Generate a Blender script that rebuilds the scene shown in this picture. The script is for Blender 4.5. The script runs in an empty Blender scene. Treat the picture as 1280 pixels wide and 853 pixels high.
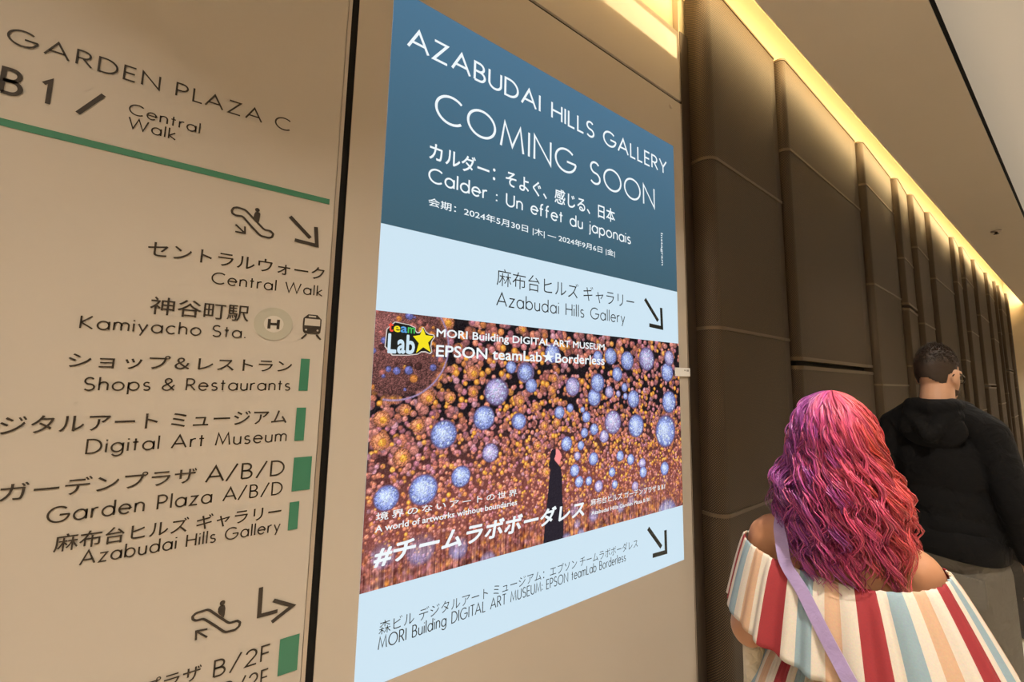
import bpy, bmesh, math, random
import numpy as np
from mathutils import Matrix, Vector

# ---------------------------------------------------------------- camera, world, exposure
S = bpy.context.scene
COL = S.collection
CAM = (1.0, 0.0, 1.58)
FPX = 460.0
cd = bpy.data.cameras.new('camera')
cam = bpy.data.objects.new('camera', cd)
COL.objects.link(cam)
cd.sensor_width = 36.0
cd.lens = FPX / 1280.0 * 36.0
cd.clip_start = 0.02
R3 = Matrix(((0.53404807, 0.07515399, 0.8421072),
             (0.84522158, -0.07081897, -0.5297029),
             (0.01982788, 0.99465399, -0.10134251)))
cam.matrix_world = Matrix.Translation(CAM) @ R3.to_4x4()
S.camera = cam
S.view_settings.view_transform = 'Standard'
S.view_settings.look = 'None'
S.view_settings.exposure = 0.0
S.view_settings.gamma = 1.0
S.view_settings.use_curve_mapping = False
W = bpy.data.worlds.new('world')
S.world = W
W.use_nodes = True
W.node_tree.nodes['Background'].inputs[0].default_value = (1.0, 0.85, 0.66, 1)
W.node_tree.nodes['Background'].inputs[1].default_value = 0.0
S.cycles.max_bounces = 6
S.cycles.diffuse_bounces = 4
S.cycles.glossy_bounces = 3
S.cycles.sample_clamp_indirect = 4.0

COVE_STRENGTH = 16.0          # the light strip behind the ceiling lip
DOWN_POWER = 134.0             # each ceiling downlight, the ones added for fill included
DOWN_COL = (1.0, 0.90, 0.78)
COVE_COL = (1.0, 0.73, 0.36)
CEIL = 3.5
random.seed(7)
rng = np.random.default_rng(11)

# ---------------------------------------------------------------- helpers
def srgb(r, g, b):
    def f(c):
        c /= 255.0
        return c / 12.92 if c <= 0.04045 else ((c + 0.055) / 1.055) ** 2.4
    return (f(r), f(g), f(b), 1.0)

def material(name, col, rough=0.5, metal=0.0, spec=0.5, emit=None, strength=1.0, noise=0.0, nscale=20.0):
    m = bpy.data.materials.new(name)
    m.use_nodes = True
    nt = m.node_tree
    b = nt.nodes['Principled BSDF']
    b.inputs['Base Color'].default_value = tuple(col[:3]) + (1,)
    b.inputs['Roughness'].default_value = rough
    b.inputs['Metallic'].default_value = metal
    b.inputs['Specular IOR Level'].default_value = spec
    if emit is not None:
        b.inputs['Emission Color'].default_value = tuple(emit[:3]) + (1,)
        b.inputs['Emission Strength'].default_value = strength
    if noise > 0:
        tc = nt.nodes.new('ShaderNodeTexCoord')
        n = nt.nodes.new('ShaderNodeTexNoise'); n.inputs['Scale'].default_value = nscale; n.inputs['Detail'].default_value = 4
        nt.links.new(tc.outputs['Object'], n.inputs['Vector'])
        mx = nt.nodes.new('ShaderNodeMix'); mx.data_type = 'RGBA'
        nt.links.new(n.outputs['Fac'], mx.inputs[0])
        mx.inputs[6].default_value = tuple(c * (1 - noise) for c in col[:3]) + (1,)
        mx.inputs[7].default_value = tuple(min(1, c * (1 + noise)) for c in col[:3]) + (1,)
        nt.links.new(mx.outputs[2], b.inputs['Base Color'])
    return m

def attr_material(name, attr='tint', rough=0.5, emission=False, strength=1.0, spec=0.5):
    m = material(name, (0, 0, 0), rough, spec=spec)
    nt = m.node_tree
    b = nt.nodes['Principled BSDF']
    a = nt.nodes.new('ShaderNodeAttribute'); a.attribute_name = attr
    if emission:
        nt.links.new(a.outputs['Color'], b.inputs['Emission Color'])
        b.inputs['Emission Strength'].default_value = strength
    else:
        nt.links.new(a.outputs['Color'], b.inputs['Base Color'])
    return m

def tag(o, label=None, cat=None, group=None, kind=None):
    if label: o['label'] = label
    if cat: o['category'] = cat
    if group: o['group'] = group
    if kind: o['kind'] = kind
    return o

def thing(name, label, cat, loc=(0, 0, 0), rz=0.0, group=None):
    o = bpy.data.objects.new(name, None)
    o.empty_display_size = 0.1
    COL.objects.link(o)
    o.location = loc
    o.rotation_euler = (0, 0, rz)
    return tag(o, label, cat, group)

def world_loc(o):
    v = Vector((0, 0, 0))
    while o is not None:
        v += o.location
        o = o.parent
    return v

def mesh_obj(name, verts, faces, mat, parent=None, smooth=False, local=False):
    """verts in world coordinates (or in the parent's own when local)"""
    me = bpy.data.meshes.new(name)
    off = Vector((0, 0, 0)) if (parent is None or local) else world_loc(parent)
    V = np.asarray(verts, dtype=float).reshape(-1, 3) - np.array(off)
    me.from_pydata(V.tolist(), [], [list(map(int, f)) for f in faces])
    me.update()
    if mat is not None: me.materials.append(mat)
    if smooth: me.shade_smooth()
    o = bpy.data.objects.new(name, me)
    COL.objects.link(o)
    if parent is not None: o.parent = parent
    return o

class MB:
    """collects shapes for one mesh"""
    def __init__(self): self.v = []; self.f = []
    def add(self, v, f):
        n = len(self.v)
        self.v += [tuple(p) for p in v]
        self.f += [tuple(i + n for i in q) for q in f]
        return self
    def box(self, a, b, bev=0.0):
        x0, y0, z0 = a; x1, y1, z1 = b
        if bev <= 0:
            v = [(x0,y0,z0),(x1,y0,z0),(x1,y1,z0),(x0,y1,z0),(x0,y0,z1),(x1,y0,z1),(x1,y1,z1),(x0,y1,z1)]
            f = [(0,3,2,1),(4,5,6,7),(0,1,5,4),(1,2,6,5),(2,3,7,6),(3,0,4,7)]
            return self.add(v, f)
        bm = bmesh.new()
        bmesh.ops.create_cube(bm, size=1.0)
        for q in bm.verts:
            q.co = Vector(((x0+x1)/2 + q.co.x*(x1-x0), (y0+y1)/2 + q.co.y*(y1-y0), (z0+z1)/2 + q.co.z*(z1-z0)))
        bmesh.ops.bevel(bm, geom=list(bm.edges), offset=bev, segments=2, affect='EDGES', profile=0.7)
        bm.verts.index_update()
        self.add([tuple(q.co) for q in bm.verts], [tuple(q.index for q in fc.verts) for fc in bm.faces])
        bm.free()
        return self
    def lathe(self, prof, c, n=32, axis='z'):
        v = []; f = []
        for r, h in prof:
            for k in range(n):
                a = 2*math.pi*k/n
                if axis == 'z': v.append((c[0]+r*math.cos(a), c[1]+r*math.sin(a), c[2]+h))
                else: v.append((c[0]+h, c[1]+r*math.cos(a), c[2]+r*math.sin(a)))
        for i in range(len(prof)-1):
            for k in range(n):
                k2 = (k+1) % n
                f.append((i*n+k, i*n+k2, (i+1)*n+k2, (i+1)*n+k))
        f.append(tuple(range(n))[::-1]); f.append(tuple(range((len(prof)-1)*n, len(prof)*n)))
        return self.add(v, f)
    def tube(self, pts, r, n=8, cap=True):
        P = [Vector(p) for p in pts]
        rs = r if hasattr(r, '__len__') else [r]*len(P)
        v = []; f = []
        prev = None
        for i, p in enumerate(P):
            t = (P[min(i+1, len(P)-1)] - P[max(i-1, 0)]).normalized()
            if prev is None:
                u = t.orthogonal().normalized()
            else:
                u = (prev - t*prev.dot(t)).normalized()
            prev = u
            w = t.cross(u)
            for k in range(n):
                a = 2*math.pi*k/n
                v.append(tuple(p + rs[i]*(math.cos(a)*u + math.sin(a)*w)))
        for i in range(len(P)-1):
            for k in range(n):
                k2 = (k+1) % n
                f.append((i*n+k, i*n+k2, (i+1)*n+k2, (i+1)*n+k))
        if cap:
            f.append(tuple(range(n))[::-1]); f.append(tuple(range((len(P)-1)*n, len(P)*n)))
        return self.add(v, f)
    def build(self, name, mat, parent=None, smooth=False, local=False):
        return mesh_obj(name, self.v, self.f, mat, parent, smooth, local)

# ---- flat marks on the wall plane: (y, z) polygons at a given x, facing +x
def prism(mb, poly, x0, x1):
    """extruded polygon in the wall plane, from x0 (back) to x1 (front)"""
    a = sum(poly[i][0]*poly[(i+1) % len(poly)][1] - poly[(i+1) % len(poly)][0]*poly[i][1] for i in range(len(poly)))
    if a < 0: poly = poly[::-1]
    n = len(poly)
    v = [(x1, p[0], p[1]) for p in poly] + [(x0, p[0], p[1]) for p in poly]
    f = [tuple(range(n)), tuple(range(2*n-1, n-1, -1))]
    for i in range(n):
        j = (i+1) % n
        f.append((i, i+n, j+n, j))
    mb.add(v, f)

def stroke(mb, pts, w, x, closed=False, ext=0.0):
    """a constant-width line drawn on the wall plane with mitred corners"""
    P = [np.array(p, float) for p in pts]
    if closed and np.allclose(P[0], P[-1]): P = P[:-1]
    q = [P[0]]
    for p in P[1:]:
        if np.linalg.norm(p - q[-1]) > 1e-6: q.append(p)
    P = q
    n = len(P)
    if n < 2: return
    if ext and not closed:
        d = P[0]-P[1]; P[0] = P[0] + d/np.linalg.norm(d)*ext
        d = P[-1]-P[-2]; P[-1] = P[-1] + d/np.linalg.norm(d)*ext
    L = []; Rr = []
    for i in range(n):
        a = P[i-1] if (i > 0 or closed) else None
        b = P[(i+1) % n] if (i < n-1 or closed) else None
        d0 = (P[i]-a)/np.linalg.norm(P[i]-a) if a is not None else None
        d1 = (b-P[i])/np.linalg.norm(b-P[i]) if b is not None else None
        if d0 is None: d0 = d1
        if d1 is None: d1 = d0
        n0 = np.array([-d0[1], d0[0]]); n1 = np.array([-d1[1], d1[0]])
        m = n0 + n1
        l = np.linalg.norm(m)
        m = n0 if l < 1e-3 else m/l
        k = 1/max(0.42, m @ n0)
        L.append(P[i] + m*k*w/2); Rr.append(P[i] - m*k*w/2)
    v = [(x, p[0], p[1]) for p in L] + [(x, p[0], p[1]) for p in Rr]
    f = []
    for i in range(n if closed else n-1):
        j = (i+1) % n
        f.append((i, i+n, j+n, j))
    mb.add(v, f)

# ---------------------------------------------------------------- a geometric stroke alphabet (cap height 1)
def arc(cx, cy, rx, ry, a0, a1, n=None):
    n = n or max(4, int(abs(a1-a0)/9))
    return [(cx+rx*math.cos(math.radians(a0+(a1-a0)*i/n)), cy+ry*math.sin(math.radians(a0+(a1-a0)*i/n))) for i in range(n+1)]
XH = 0.66
def bowl(cx): return arc(cx, XH/2, 0.30, XH/2, 0, 360, 36)
GLYPH = {
 'A': (0.86, [[(0,0),(.43,1),(.86,0)], [(.14,.33),(.72,.33)]]),
 'B': (0.52, [[(0,0),(0,1),(.22,1)]+arc(.22,.76,.24,.24,90,-90)+[(0,.52)], [(0,.52),(.25,.52)]+arc(.25,.26,.27,.26,90,-90)+[(0,0)]]),
 'C': (0.84, [arc(.5,.5,.5,.5,47,313)]),
 'D': (0.72, [[(0,0),(0,1),(.22,1)]+arc(.22,.5,.5,.5,90,-90)+[(0,0)]]),
 'E': (0.46, [[(.46,1),(0,1),(0,0),(.46,0)], [(0,.52),(.43,.52)]]),
 'F': (0.44, [[(.44,1),(0,1),(0,0)], [(0,.5),(.4,.5)]]),
 'G': (0.97, [arc(.5,.5,.5,.5,47,352)+[(.97,.47),(.55,.47)]]),
 'H': (0.66, [[(0,0),(0,1)], [(.66,0),(.66,1)], [(0,.52),(.66,.52)]]),
 'I': (0.0, [[(0,0),(0,1)]]),
 'K': (0.60, [[(0,0),(0,1)], [(.56,1),(.02,.48),(.62,0)]]),
 'L': (0.42, [[(0,1),(0,0),(.42,0)]]),
 'M': (0.92, [[(0,0),(.14,1),(.46,.12),(.78,1),(.92,0)]]),
 'N': (0.74, [[(0,0),(0,1),(.74,0),(.74,1)]]),
 'O': (1.0, [arc(.5,.5,.5,.5,0,360,48)]),
 'P': (0.50, [[(0,0),(0,1),(.23,1)]+arc(.23,.73,.27,.27,90,-90)+[(0,.46)]]),
 'R': (0.54, [[(0,0),(0,1),(.23,1)]+arc(.23,.74,.26,.26,90,-90)+[(0,.48)], [(.22,.48),(.56,0)]]),
 'S': (0.54, [arc(.27,.75,.235,.25,35,270,20)+arc(.27,.25,.27,.25,90,-145,20)]),
 'T': (0.58, [[(0,1),(.58,1)], [(.29,1),(.29,0)]]),
 'U': (0.64, [[(0,1),(0,.32)]+arc(.32,.32,.32,.32,180,360)+[(.64,1)]]),
 'V': (0.8, [[(0,1),(.4,0),(.8,1)]]),
 'W': (1.24, [[(0,1),(.3,0),(.62,1),(.94,0),(1.24,1)]]),
 'Y': (0.70, [[(0,1),(.35,.46),(.70,1)], [(.35,.46),(.35,0)]]),
 'Z': (0.62, [[(.02,1),(.60,1),(0,0),(.62,0)]]),
 'a': (0.60, [bowl(.30), [(.60,0),(.60,XH)]]),
 'b': (0.60, [bowl(.30), [(0,0),(0,1.06)]]),
 'c': (0.50, [arc(.30,XH/2,.30,XH/2,48,312)]),
 'd': (0.60, [bowl(.30), [(.60,0),(.60,1.06)]]),
 'e': (0.58, [[(.02,.36),(.58,.36)]+arc(.29,XH/2,.29,XH/2,5,320)]),
 'f': (0.30, [[(.08,0),(.08,.84)]+arc(.25,.84,.17,.2,180,80), [(-.04,XH-.03),(.27,XH-.03)]]),
 'g': (0.60, [bowl(.30), [(.60,XH),(.60,.0)]+arc(.31,-.02,.29,.28,0,-150)]),
 'h': (0.46, [[(0,0),(0,1.06)], [(0,.38)]+arc(.23,.42,.23,.24,180,0)+[(.46,0)]]),
 'i': (0.0, [[(0,0),(0,XH)], [(0,.86),(0,.95)]]),
 'j': (0.06, [[(.06,XH),(.06,-.18)]+arc(-.06,-.18,.12,.1,0,-80), [(.06,.86),(.06,.95)]]),
 'k': (0.46, [[(0,0),(0,1.06)], [(.42,XH),(.02,.30),(.46,0)]]),
 'l': (0.0, [[(0,0),(0,1.06)]]),
 'm': (0.80, [[(0,0),(0,XH)], [(0,.38)]+arc(.20,.44,.20,.22,180,0)+[(.40,0)], [(.40,.40)]+arc(.60,.44,.20,.22,180,0)+[(.80,0)]]),
 'n': (0.46, [[(0,0),(0,XH)], [(0,.38)]+arc(.23,.42,.23,.24,180,0)+[(.46,0)]]),
 'o': (0.62, [arc(.31,XH/2,.31,XH/2,0,360,36)]),
 'p': (0.60, [bowl(.30), [(0,XH),(0,-.34)]]),
 'r': (0.26, [[(0,0),(0,XH)], [(0,.36)]+arc(.24,.40,.24,.26,180,75)]),
 's': (0.38, [arc(.19,.495,.165,.165,35,270,14)+arc(.19,.165,.19,.165,90,-145,14)]),
 't': (0.28, [[(.12,0),(.12,.92)], [(-.02,XH-.02),(.28,XH-.02)]]),
 'u': (0.46, [[(0,XH),(0,.24)]+arc(.23,.24,.23,.24,180,360)+[(.46,XH)], [(.46,.3),(.46,0)]]),
 'w': (0.76, [[(0,XH),(.19,0),(.38,XH),(.57,0),(.76,XH)]]),
 'y': (0.50, [[(0,XH),(.26,.04)], [(.50,XH),(.13,-.32)]]),
 'z': (0.44, [[(0,XH),(.43,XH),(0,0),(.44,0)]]),
 '1': (0.20, [[(0,.82),(.20,1),(.20,0)]]),
 '2': (0.54, [arc(.27,.72,.26,.28,170,-35,18)+[(0,0),(.56,0)]]),
 '&': (0.72, [[(.72,0),(.16,.66)]+arc(.33,.80,.20,.20,220,-20,16)+[(.46,.66),(.10,.40)]+arc(.26,.22,.26,.22,140,320,14)+[(.72,.46)]]),
 '/': (0.52, [[(0,-.06),(.52,1.06)]]),
 ':': (0.02, [[(.01,.08),(.01,.20)], [(.01,.52),(.01,.64)]]),
 '.': (0.02, [[(.01,0),(.01,.11)]]),
 '|': (0.0, [[(0,-.1),(0,1.05)]]),
}
def geo_text(mb, txt, y0, y1, zb, zt, x, wt=0.09, gap=0.24, space=0.80):
    cap = zt - zb
    w = wt*cap
    adv = 0.0; spots = []
    prev = None
    for ch in txt:
        if ch == ' ':
            adv += space; prev = None; continue
        if prev is not None: adv += gap * (0.55 if (prev in 'AVWYTLP' and ch in 'AVWYT/') else 1.0)
        spots.append((ch, adv))
        adv += GLYPH[ch][0]; prev = ch
    sx = (y1 - y0 - w) / adv if adv > 0 else 1.0
    for ch, a in spots:
        for st in GLYPH[ch][1]:
            pts = [(y0 + w/2 + (a+p[0])*sx, zb + w/2 + p[1]*(cap-w)) for p in st]
            closed = len(st) > 20 and abs(st[0][0]-st[-1][0]) < 1e-6 and abs(st[0][1]-st[-1][1]) < 1e-6
            stroke(mb, pts, w, x, closed)
            if not closed:
                pass

def font_mesh(txt, spacing=1.0, bold=0.0):
    c = bpy.data.curves.new('tmp', 'FONT')
    c.body = txt; c.size = 1.0; c.space_character = spacing; c.offset = bold
    c.resolution_u = 3
    o = bpy.data.objects.new('tmp', c)
    COL.objects.link(o)
    bpy.context.view_layer.update()
    dg = bpy.context.evaluated_depsgraph_get()
    me = bpy.data.meshes.new_from_object(o.evaluated_get(dg))
    v = np.array([q.co[:] for q in me.vertices]); f = [tuple(p.vertices) for p in me.polygons]
    bpy.data.objects.remove(o); bpy.data.curves.remove(c); bpy.data.meshes.remove(me)
    return v, f
def font_text(mb, txt, y0, y1, zb, zt, x, bold=0.0, spacing=1.0, slant=0.0, capfit=False):
    v, f = font_mesh(txt, spacing, min(0.0, bold))
    if bold > 0:                    # a heavier weight: the same letters set again around themselves
        n = len(v); vs = [v]; fs = list(f)
        for k in range(8):
            a = math.pi/4*k
            vs.append(v + np.array([math.cos(a)*bold, math.sin(a)*bold, 0.0])); fs += [tuple(i+n*(k+1) for i in q) for q in f]
        lay = np.repeat(np.arange(9), n)*1e-5
        v = np.concatenate(vs); f = fs
    else: lay = np.zeros(len(v))
    lo = v.min(0); hi = v.max(0)
    if capfit:                      # fit baseline and cap height, not the drawn extent
        l2, h2 = 0.0, 0.727
    else:
        l2, h2 = lo[1], hi[1]
    u = y0 + (v[:, 0]-lo[0])/(hi[0]-lo[0])*(y1-y0)
    z = zb + (v[:, 1]-l2)/(h2-l2)*(zt-zb)
    u = u + slant*(z-zb)
    # keep every face looking into the room
    out = []
    for q in f:
        a = 0.0
        for i in range(len(q)):
            j = (i+1) % len(q)
            a += u[q[i]]*z[q[j]] - u[q[j]]*z[q[i]]
        out.append(q if a > 0 else q[::-1])
    mb.add(np.stack([x+lay, u, z], 1), out)

# ---------------------------------------------------------------- the room shell
M_PLASTER = material('cream_plaster', (0.78, 0.68, 0.52), 0.7, noise=0.03, nscale=6)
M_SOFFIT = material('beige_soffit', (0.86, 0.76, 0.61), 0.6, noise=0.02, nscale=3)
M_VAULT = material('pale_ceiling_fill_glow', (0.55, 0.50, 0.42), 0.6, emit=(1.0, 0.86, 0.66), strength=0.27)  # even glow added to the pale ceiling as ambient fill
M_FLOOR = material('polished_stone', (0.86, 0.79, 0.68), 0.3, noise=0.05, nscale=5)
M_BLACK = material('black_gap', (0.008, 0.007, 0.006), 0.6, spec=0.1)
M_POST = material('dark_bronze', (0.06, 0.042, 0.028), 0.35, 0.7)
M_EDGE = material('brushed_edge', (0.42, 0.36, 0.30), 0.35, 0.8)

def slab(name, a, b, mat):
    return tag(MB().box(a, b).build(name, mat), kind='structure')
Y0, Y1 = -3.6, 14.3
XR = 4.2
slab('floor', (-0.2, Y0-.1, -0.1), (XR+.1, Y1+.1, 0.0), M_FLOOR)
M_COVE = material('ochre_plaster', (0.50, 0.42, 0.27), 0.7, noise=0.03, nscale=6)
slab('wall_left', (-0.2, Y0, 0.0), (-0.03, Y1, 4.2), M_COVE)
slab('wall_right', (XR, Y0, 0.0), (XR+.1, Y1, 4.2), M_PLASTER)
slab('wall_back', (-0.03, Y0-.1, 0.0), (XR, Y0, 4.2), M_PLASTER)
slab('wall_front', (-0.03, Y1, 0.0), (XR, Y1+.1, 4.2), M_PLASTER)
slab('ceiling', (0.22, Y0, CEIL), (0.69, Y1, CEIL+0.035), M_SOFFIT)
slab('trim_1', (0.69, Y0, CEIL+0.012), (0.707, Y1, CEIL+0.035), M_BLACK)
slab('ceiling_cove', (-0.03, Y0, 4.10), (0.74, Y1, 4.2), M_COVE)
# vaulted pale ceiling to the right of the black joint: a shallow curved membrane
v = []; f = []
NX = 24
for i in range(NX+1):
    t = i/NX
    x = 0.707 + t*(XR-0.707)
    z = CEIL + 0.01 + 0.16*math.sin(math.pi*min(1, t*1.2)/1.2*0.9)**1.0
    v += [(x, Y0, z), (x, Y1, z)]
for i in range(NX):
    f.append((2*i, 2*i+1, 2*i+3, 2*i+2))
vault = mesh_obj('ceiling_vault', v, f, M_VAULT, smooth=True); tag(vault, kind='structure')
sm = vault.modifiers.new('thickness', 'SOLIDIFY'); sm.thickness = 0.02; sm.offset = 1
# the warm light strip lying on top of the ceiling lip
M_STRIP = material('warm_strip', (0.8, 0.7, 0.5), 0.6, emit=COVE_COL, strength=COVE_STRENGTH)
mb = MB()
yy = Y0 + 0.05
while yy < Y1 - 0.1:
    y2 = min(yy + 0.9, Y1 - 0.05)
    mb.box((0.262, yy, CEIL+0.036), (0.280, y2, CEIL+0.26), 0.003)
    yy = y2 + 0.01
strip = mb.build('light_strip', M_STRIP)
tag(strip, 'warm light strip hidden in the ceiling cove above the bronze panels', 'light strip')

# ceiling downlights: the first few read from reflections, the rest added for fill
M_RING = material('white_ring', (0.75, 0.7, 0.62), 0.4)
M_LENS = material('lamp_lens', (0.8, 0.75, 0.6), 0.4, emit=(1.0, 0.82, 0.6), strength=6.0)
def ceil_z(x):
    t = (x-0.712)/(XR-0.712)
    return CEIL + 0.01 + 0.16*math.sin(math.pi*min(1, t*1.2)/1.2*0.9)
SPOTS = [(1.215, 1.0), (2.27, 1.755), (2.03, 2.86), (1.32, 3.6), (1.3, -0.9), (2.4, -0.6), (1.7, -2.4), (3.2, 0.6), (3.3, 2.6),
         (1.9, 5.0), (1.9, 7.2), (1.9, 9.4), (1.9, 11.6), (3.2, 4.4), (1.5, 13.2)]
for i, (x, y) in enumerate(SPOTS):
    z = ceil_z(x) - 0.004
    t = thing('downlight', 'round recessed ceiling downlight from a set partly added as fill light', 'downlight', (x, y, z), 0, 'recessed ceiling downlights')
    MB().lathe([(0.062, 0.0), (0.085, 0.0), (0.085, -0.006), (0.062, -0.010), (0.062, 0.0)], (x, y, z), 32).build('trim_ring', M_RING, t, True)
    MB().lathe([(0.001, -0.003), (0.061, -0.003), (0.061, 0.0), (0.001, 0.0)], (x, y, z), 32).build('lens', M_LENS, t)
    ld = bpy.data.lights.new('lamp', 'AREA'); ld.shape = 'DISK'; ld.size = 0.12
    ld.energy = DOWN_POWER; ld.color = DOWN_COL
    lo = bpy.data.objects.new('lamp', ld); COL.objects.link(lo)
    ld.spread = math.radians(98); lo.parent = t; lo.location = (0, 0, -0.013)

# sprinkler in the soffit
t = thing('sprinkler_head', 'small metal sprinkler head in the beige ceiling soffit', 'sprinkler', (0.47, 7.32, CEIL))
MB().lathe([(0.001, 0), (0.045, 0), (0.040, -0.012), (0.001, -0.012)], (0.47, 7.32, CEIL), 24).build('cover_plate', M_EDGE, t, True)
MB().lathe([(0.001, -0.012), (0.012, -0.012), (0.012, -0.035), (0.022, -0.036), (0.022, -0.040), (0.001, -0.040)], (0.47, 7.32, CEIL), 16).build('nozzle', M_POST, t, True)

# ---------------------------------------------------------------- beige glass directory sign
M_DIR = material('beige_matte_glass', (0.455, 0.402, 0.335), 0.42, spec=0.3, noise=0.012, nscale=60)
M_GLASS = material('beige_gloss_glass', (0.45, 0.395, 0.325), 0.04, spec=0.1)
M_INK = material('dark_brown_ink', (0.035, 0.026, 0.018), 0.5, spec=0.2)
M_GREEN = material('green_ink', (0.034, 0.150, 0.085), 0.45, spec=0.3)
M_PALE = material('pale_emblem', (0.38, 0.355, 0.28), 0.5, spec=0.3)
M_PALER = material('paler_emblem', (0.51, 0.465, 0.395), 0.5, spec=0.3)
XP = 0.0          # front of the glass panels
XI = 0.0012       # ink on the glass
dirs = thing('directory_sign', 'beige glass floor directory with dark lettering and green markers, left of the lit poster', 'sign', (0, -0.5, 0.05))
MB().box((-0.014, -3.0, 0.05), (XP, 0.0895, 3.335), 0.0015).build('glass_panel', M_DIR, dirs)
MB().box((-0.016, 0.0900, 0.05), (XP+0.002, 0.0985, 3.335)).build('metal_edge', M_EDGE, dirs)
DIRTXT = [
    ('geo', 'GARDEN PLAZA C', -0.4553, -0.0178, 2.1621, 2.1944),
    ('geo', 'B', -0.4547, -0.4271, 2.065, 2.1165),
    ('geo', '1', -0.4083, -0.3936, 2.065, 2.117),
    ('geo', 'Central', -0.2921, -0.1811, 2.0938, 2.1179),
    ('geo', 'Walk', -0.291, -0.2177, 2.0643, 2.0888),
    ('jp', 'セントラルウォーク', -0.2398, 0.0782, 1.8108, 1.8421),
    ('geo', 'Central Walk', -0.1364, 0.0778, 1.7697, 1.7961),
    ('jp', '神谷町駅', -0.2263, -0.0651, 1.6934, 1.7299),
    ('geo', 'Kamiyacho Sta.', -0.318, -0.0673, 1.6556, 1.6817),
    ('jp', 'ショップ＆レストラン', -0.3258, 0.0251, 1.5836, 1.6117),
    ('geo', 'Shops & Restaurants', -0.303, 0.0253, 1.5415, 1.5673),
    ('jp', 'デジタルアート ミュージアム', -0.4276, 0.0231, 1.4677, 1.5003),
    ('geo', 'Digital Art Museum', -0.2889, 0.026, 1.4266, 1.4539),
    ('jp', 'ガーデンプラザ', -0.382, -0.127, 1.3564, 1.3872),
    ('geo', 'A/B/D', -0.113, 0.0267, 1.3524, 1.3866),
    ('geo', 'Garden Plaza A/B/D', -0.3252, 0.0259, 1.3106, 1.3394),
    ('jp', '麻布台ヒルズ ギャラリー', -0.3118, 0.0269, 1.2601, 1.2902),
    ('geo', 'Azabudai Hills Gallery', -0.2782, 0.0277, 1.2306, 1.2562),
    ('jp', 'ガーデンプラザ', -0.2986, -0.0882, 0.9734, 1.0015),
    ('geo', 'B/2F', -0.0693, 0.0276, 0.9658, 0.9994),
    ('geo', 'Garden Plaza B/2F', -0.3013, 0.0278, 0.9181, 0.9508),
]
for kind, txt, a, b, zb, zt in DIRTXT:
    mb = MB()
    if kind == 'geo': geo_text(mb, txt, a, b, zb, zt, XI, 0.10 if len(txt) > 1 else 0.125, 0.30 if 'GARDEN' in txt else 0.27, 0.78)
    else: font_text(mb, txt, a, b, zb, zt, XI, bold=0.006, spacing=1.0)
    mb.build('lettering', M_INK, dirs)
mb = MB(); stroke(mb, [(-0.3586, 2.0662), (-0.3286, 2.1173)], 0.0075, XI); mb.build('lettering', M_INK, dirs)
mb = MB(); prism(mb, [(-1.2, 2.0065), (0.0776, 2.0065), (0.0776, 2.0200), (-1.2, 2.0200)], XP, XI); mb.build('green_rule', M_GREEN, dirs)
for a, b, c, d in [(0.0421, 0.0607, 1.5416, 1.6168), (0.0413, 0.0604, 1.4270, 1.5025), (0.0436, 0.0803, 1.3140, 1.3890),
                   (0.0421, 0.0610, 1.2295, 1.2902), (0.0440, 0.0813, 0.9262, 1.0008)]:
    mb = MB(); prism(mb, [(a, c), (b, c), (b, d), (a, d)], XP, XI); mb.build('green_marker', M_GREEN, dirs)
def smooth_loop(pts, it=2, cut=0.25):
    P = [np.array(p) for p in pts]
    for _ in range(it):
        Q = []
        for i in range(len(P)):
            a, b = P[i], P[(i+1) % len(P)]
            Q += [a*(1-cut)+b*cut, a*cut+b*(1-cut)]
        P = Q
    return [tuple(p) for p in P]
def disc(c, r, n=28, ry=None): return [(c[0]+r*math.cos(2*math.pi*k/n), c[1]+(ry or r)*math.sin(2*math.pi*k/n)) for k in range(n)]
def escalator(loop, head, pers, s1, s2):
    mb = MB()
    stroke(mb, smooth_loop(loop, 2, 0.13), 0.0044, XI, True)
    prism(mb, disc(head, 0.0045), XP, XI+.0001)
    prism(mb, smooth_loop(pers, 1), XP, XI+.0002)
    stroke(mb, s1, 0.0034, XI+.0001); stroke(mb, s2, 0.0034, XI+.0002)
    return mb.build('escalator_icon', M_INK, dirs)
escalator([(-0.1121,1.9329),(-0.1136,1.9391),(-0.1107,1.946),(-0.1042,1.949),(-0.0894,1.9469),(-0.0705,1.9283),(-0.0513,1.9094),(-0.0393,1.9095),(-0.0334,1.9037),(-0.0354,1.8955),(-0.0417,1.8923),(-0.058,1.8939),(-0.0771,1.9129),(-0.0933,1.9309),(-0.1061,1.9297)],
          (-0.0677,1.9528), [(-0.0725,1.9457),(-0.0674,1.9488),(-0.0612,1.9469),(-0.0615,1.9365),(-0.0635,1.919),(-0.0739,1.9306)],
          [(-0.1045,1.9092),(-0.0885,1.8948)], [(-0.0875,1.9086),(-0.0863,1.8927),(-0.104,1.8929)])
escalator([(-0.1097,1.0895),(-0.1107,1.0953),(-0.106,1.1001),(-0.0862,1.1016),(-0.0677,1.0817),(-0.0504,1.0639),(-0.0366,1.0646),(-0.0312,1.0594),(-0.0324,1.0524),(-0.0391,1.0473),(-0.0558,1.048),(-0.0738,1.067),(-0.0927,1.0856),(-0.1048,1.0857)],
          (-0.0644,1.1073), [(-0.0709,1.1005),(-0.0653,1.1029),(-0.0587,1.1004),(-0.0589,1.0782),(-0.062,1.08),(-0.0705,1.0889)],
          [(-0.1019,1.0647),(-0.0842,1.0482)], [(-0.085,1.064),(-0.1027,1.0655),(-0.1017,1.0484)])
def arrow(s1, s2, w, x, mat, parent):
    mb = MB(); stroke(mb, s1, w, x); stroke(mb, s2, w, x+.0001)
    return mb.build('arrow_icon', mat, parent)
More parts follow.
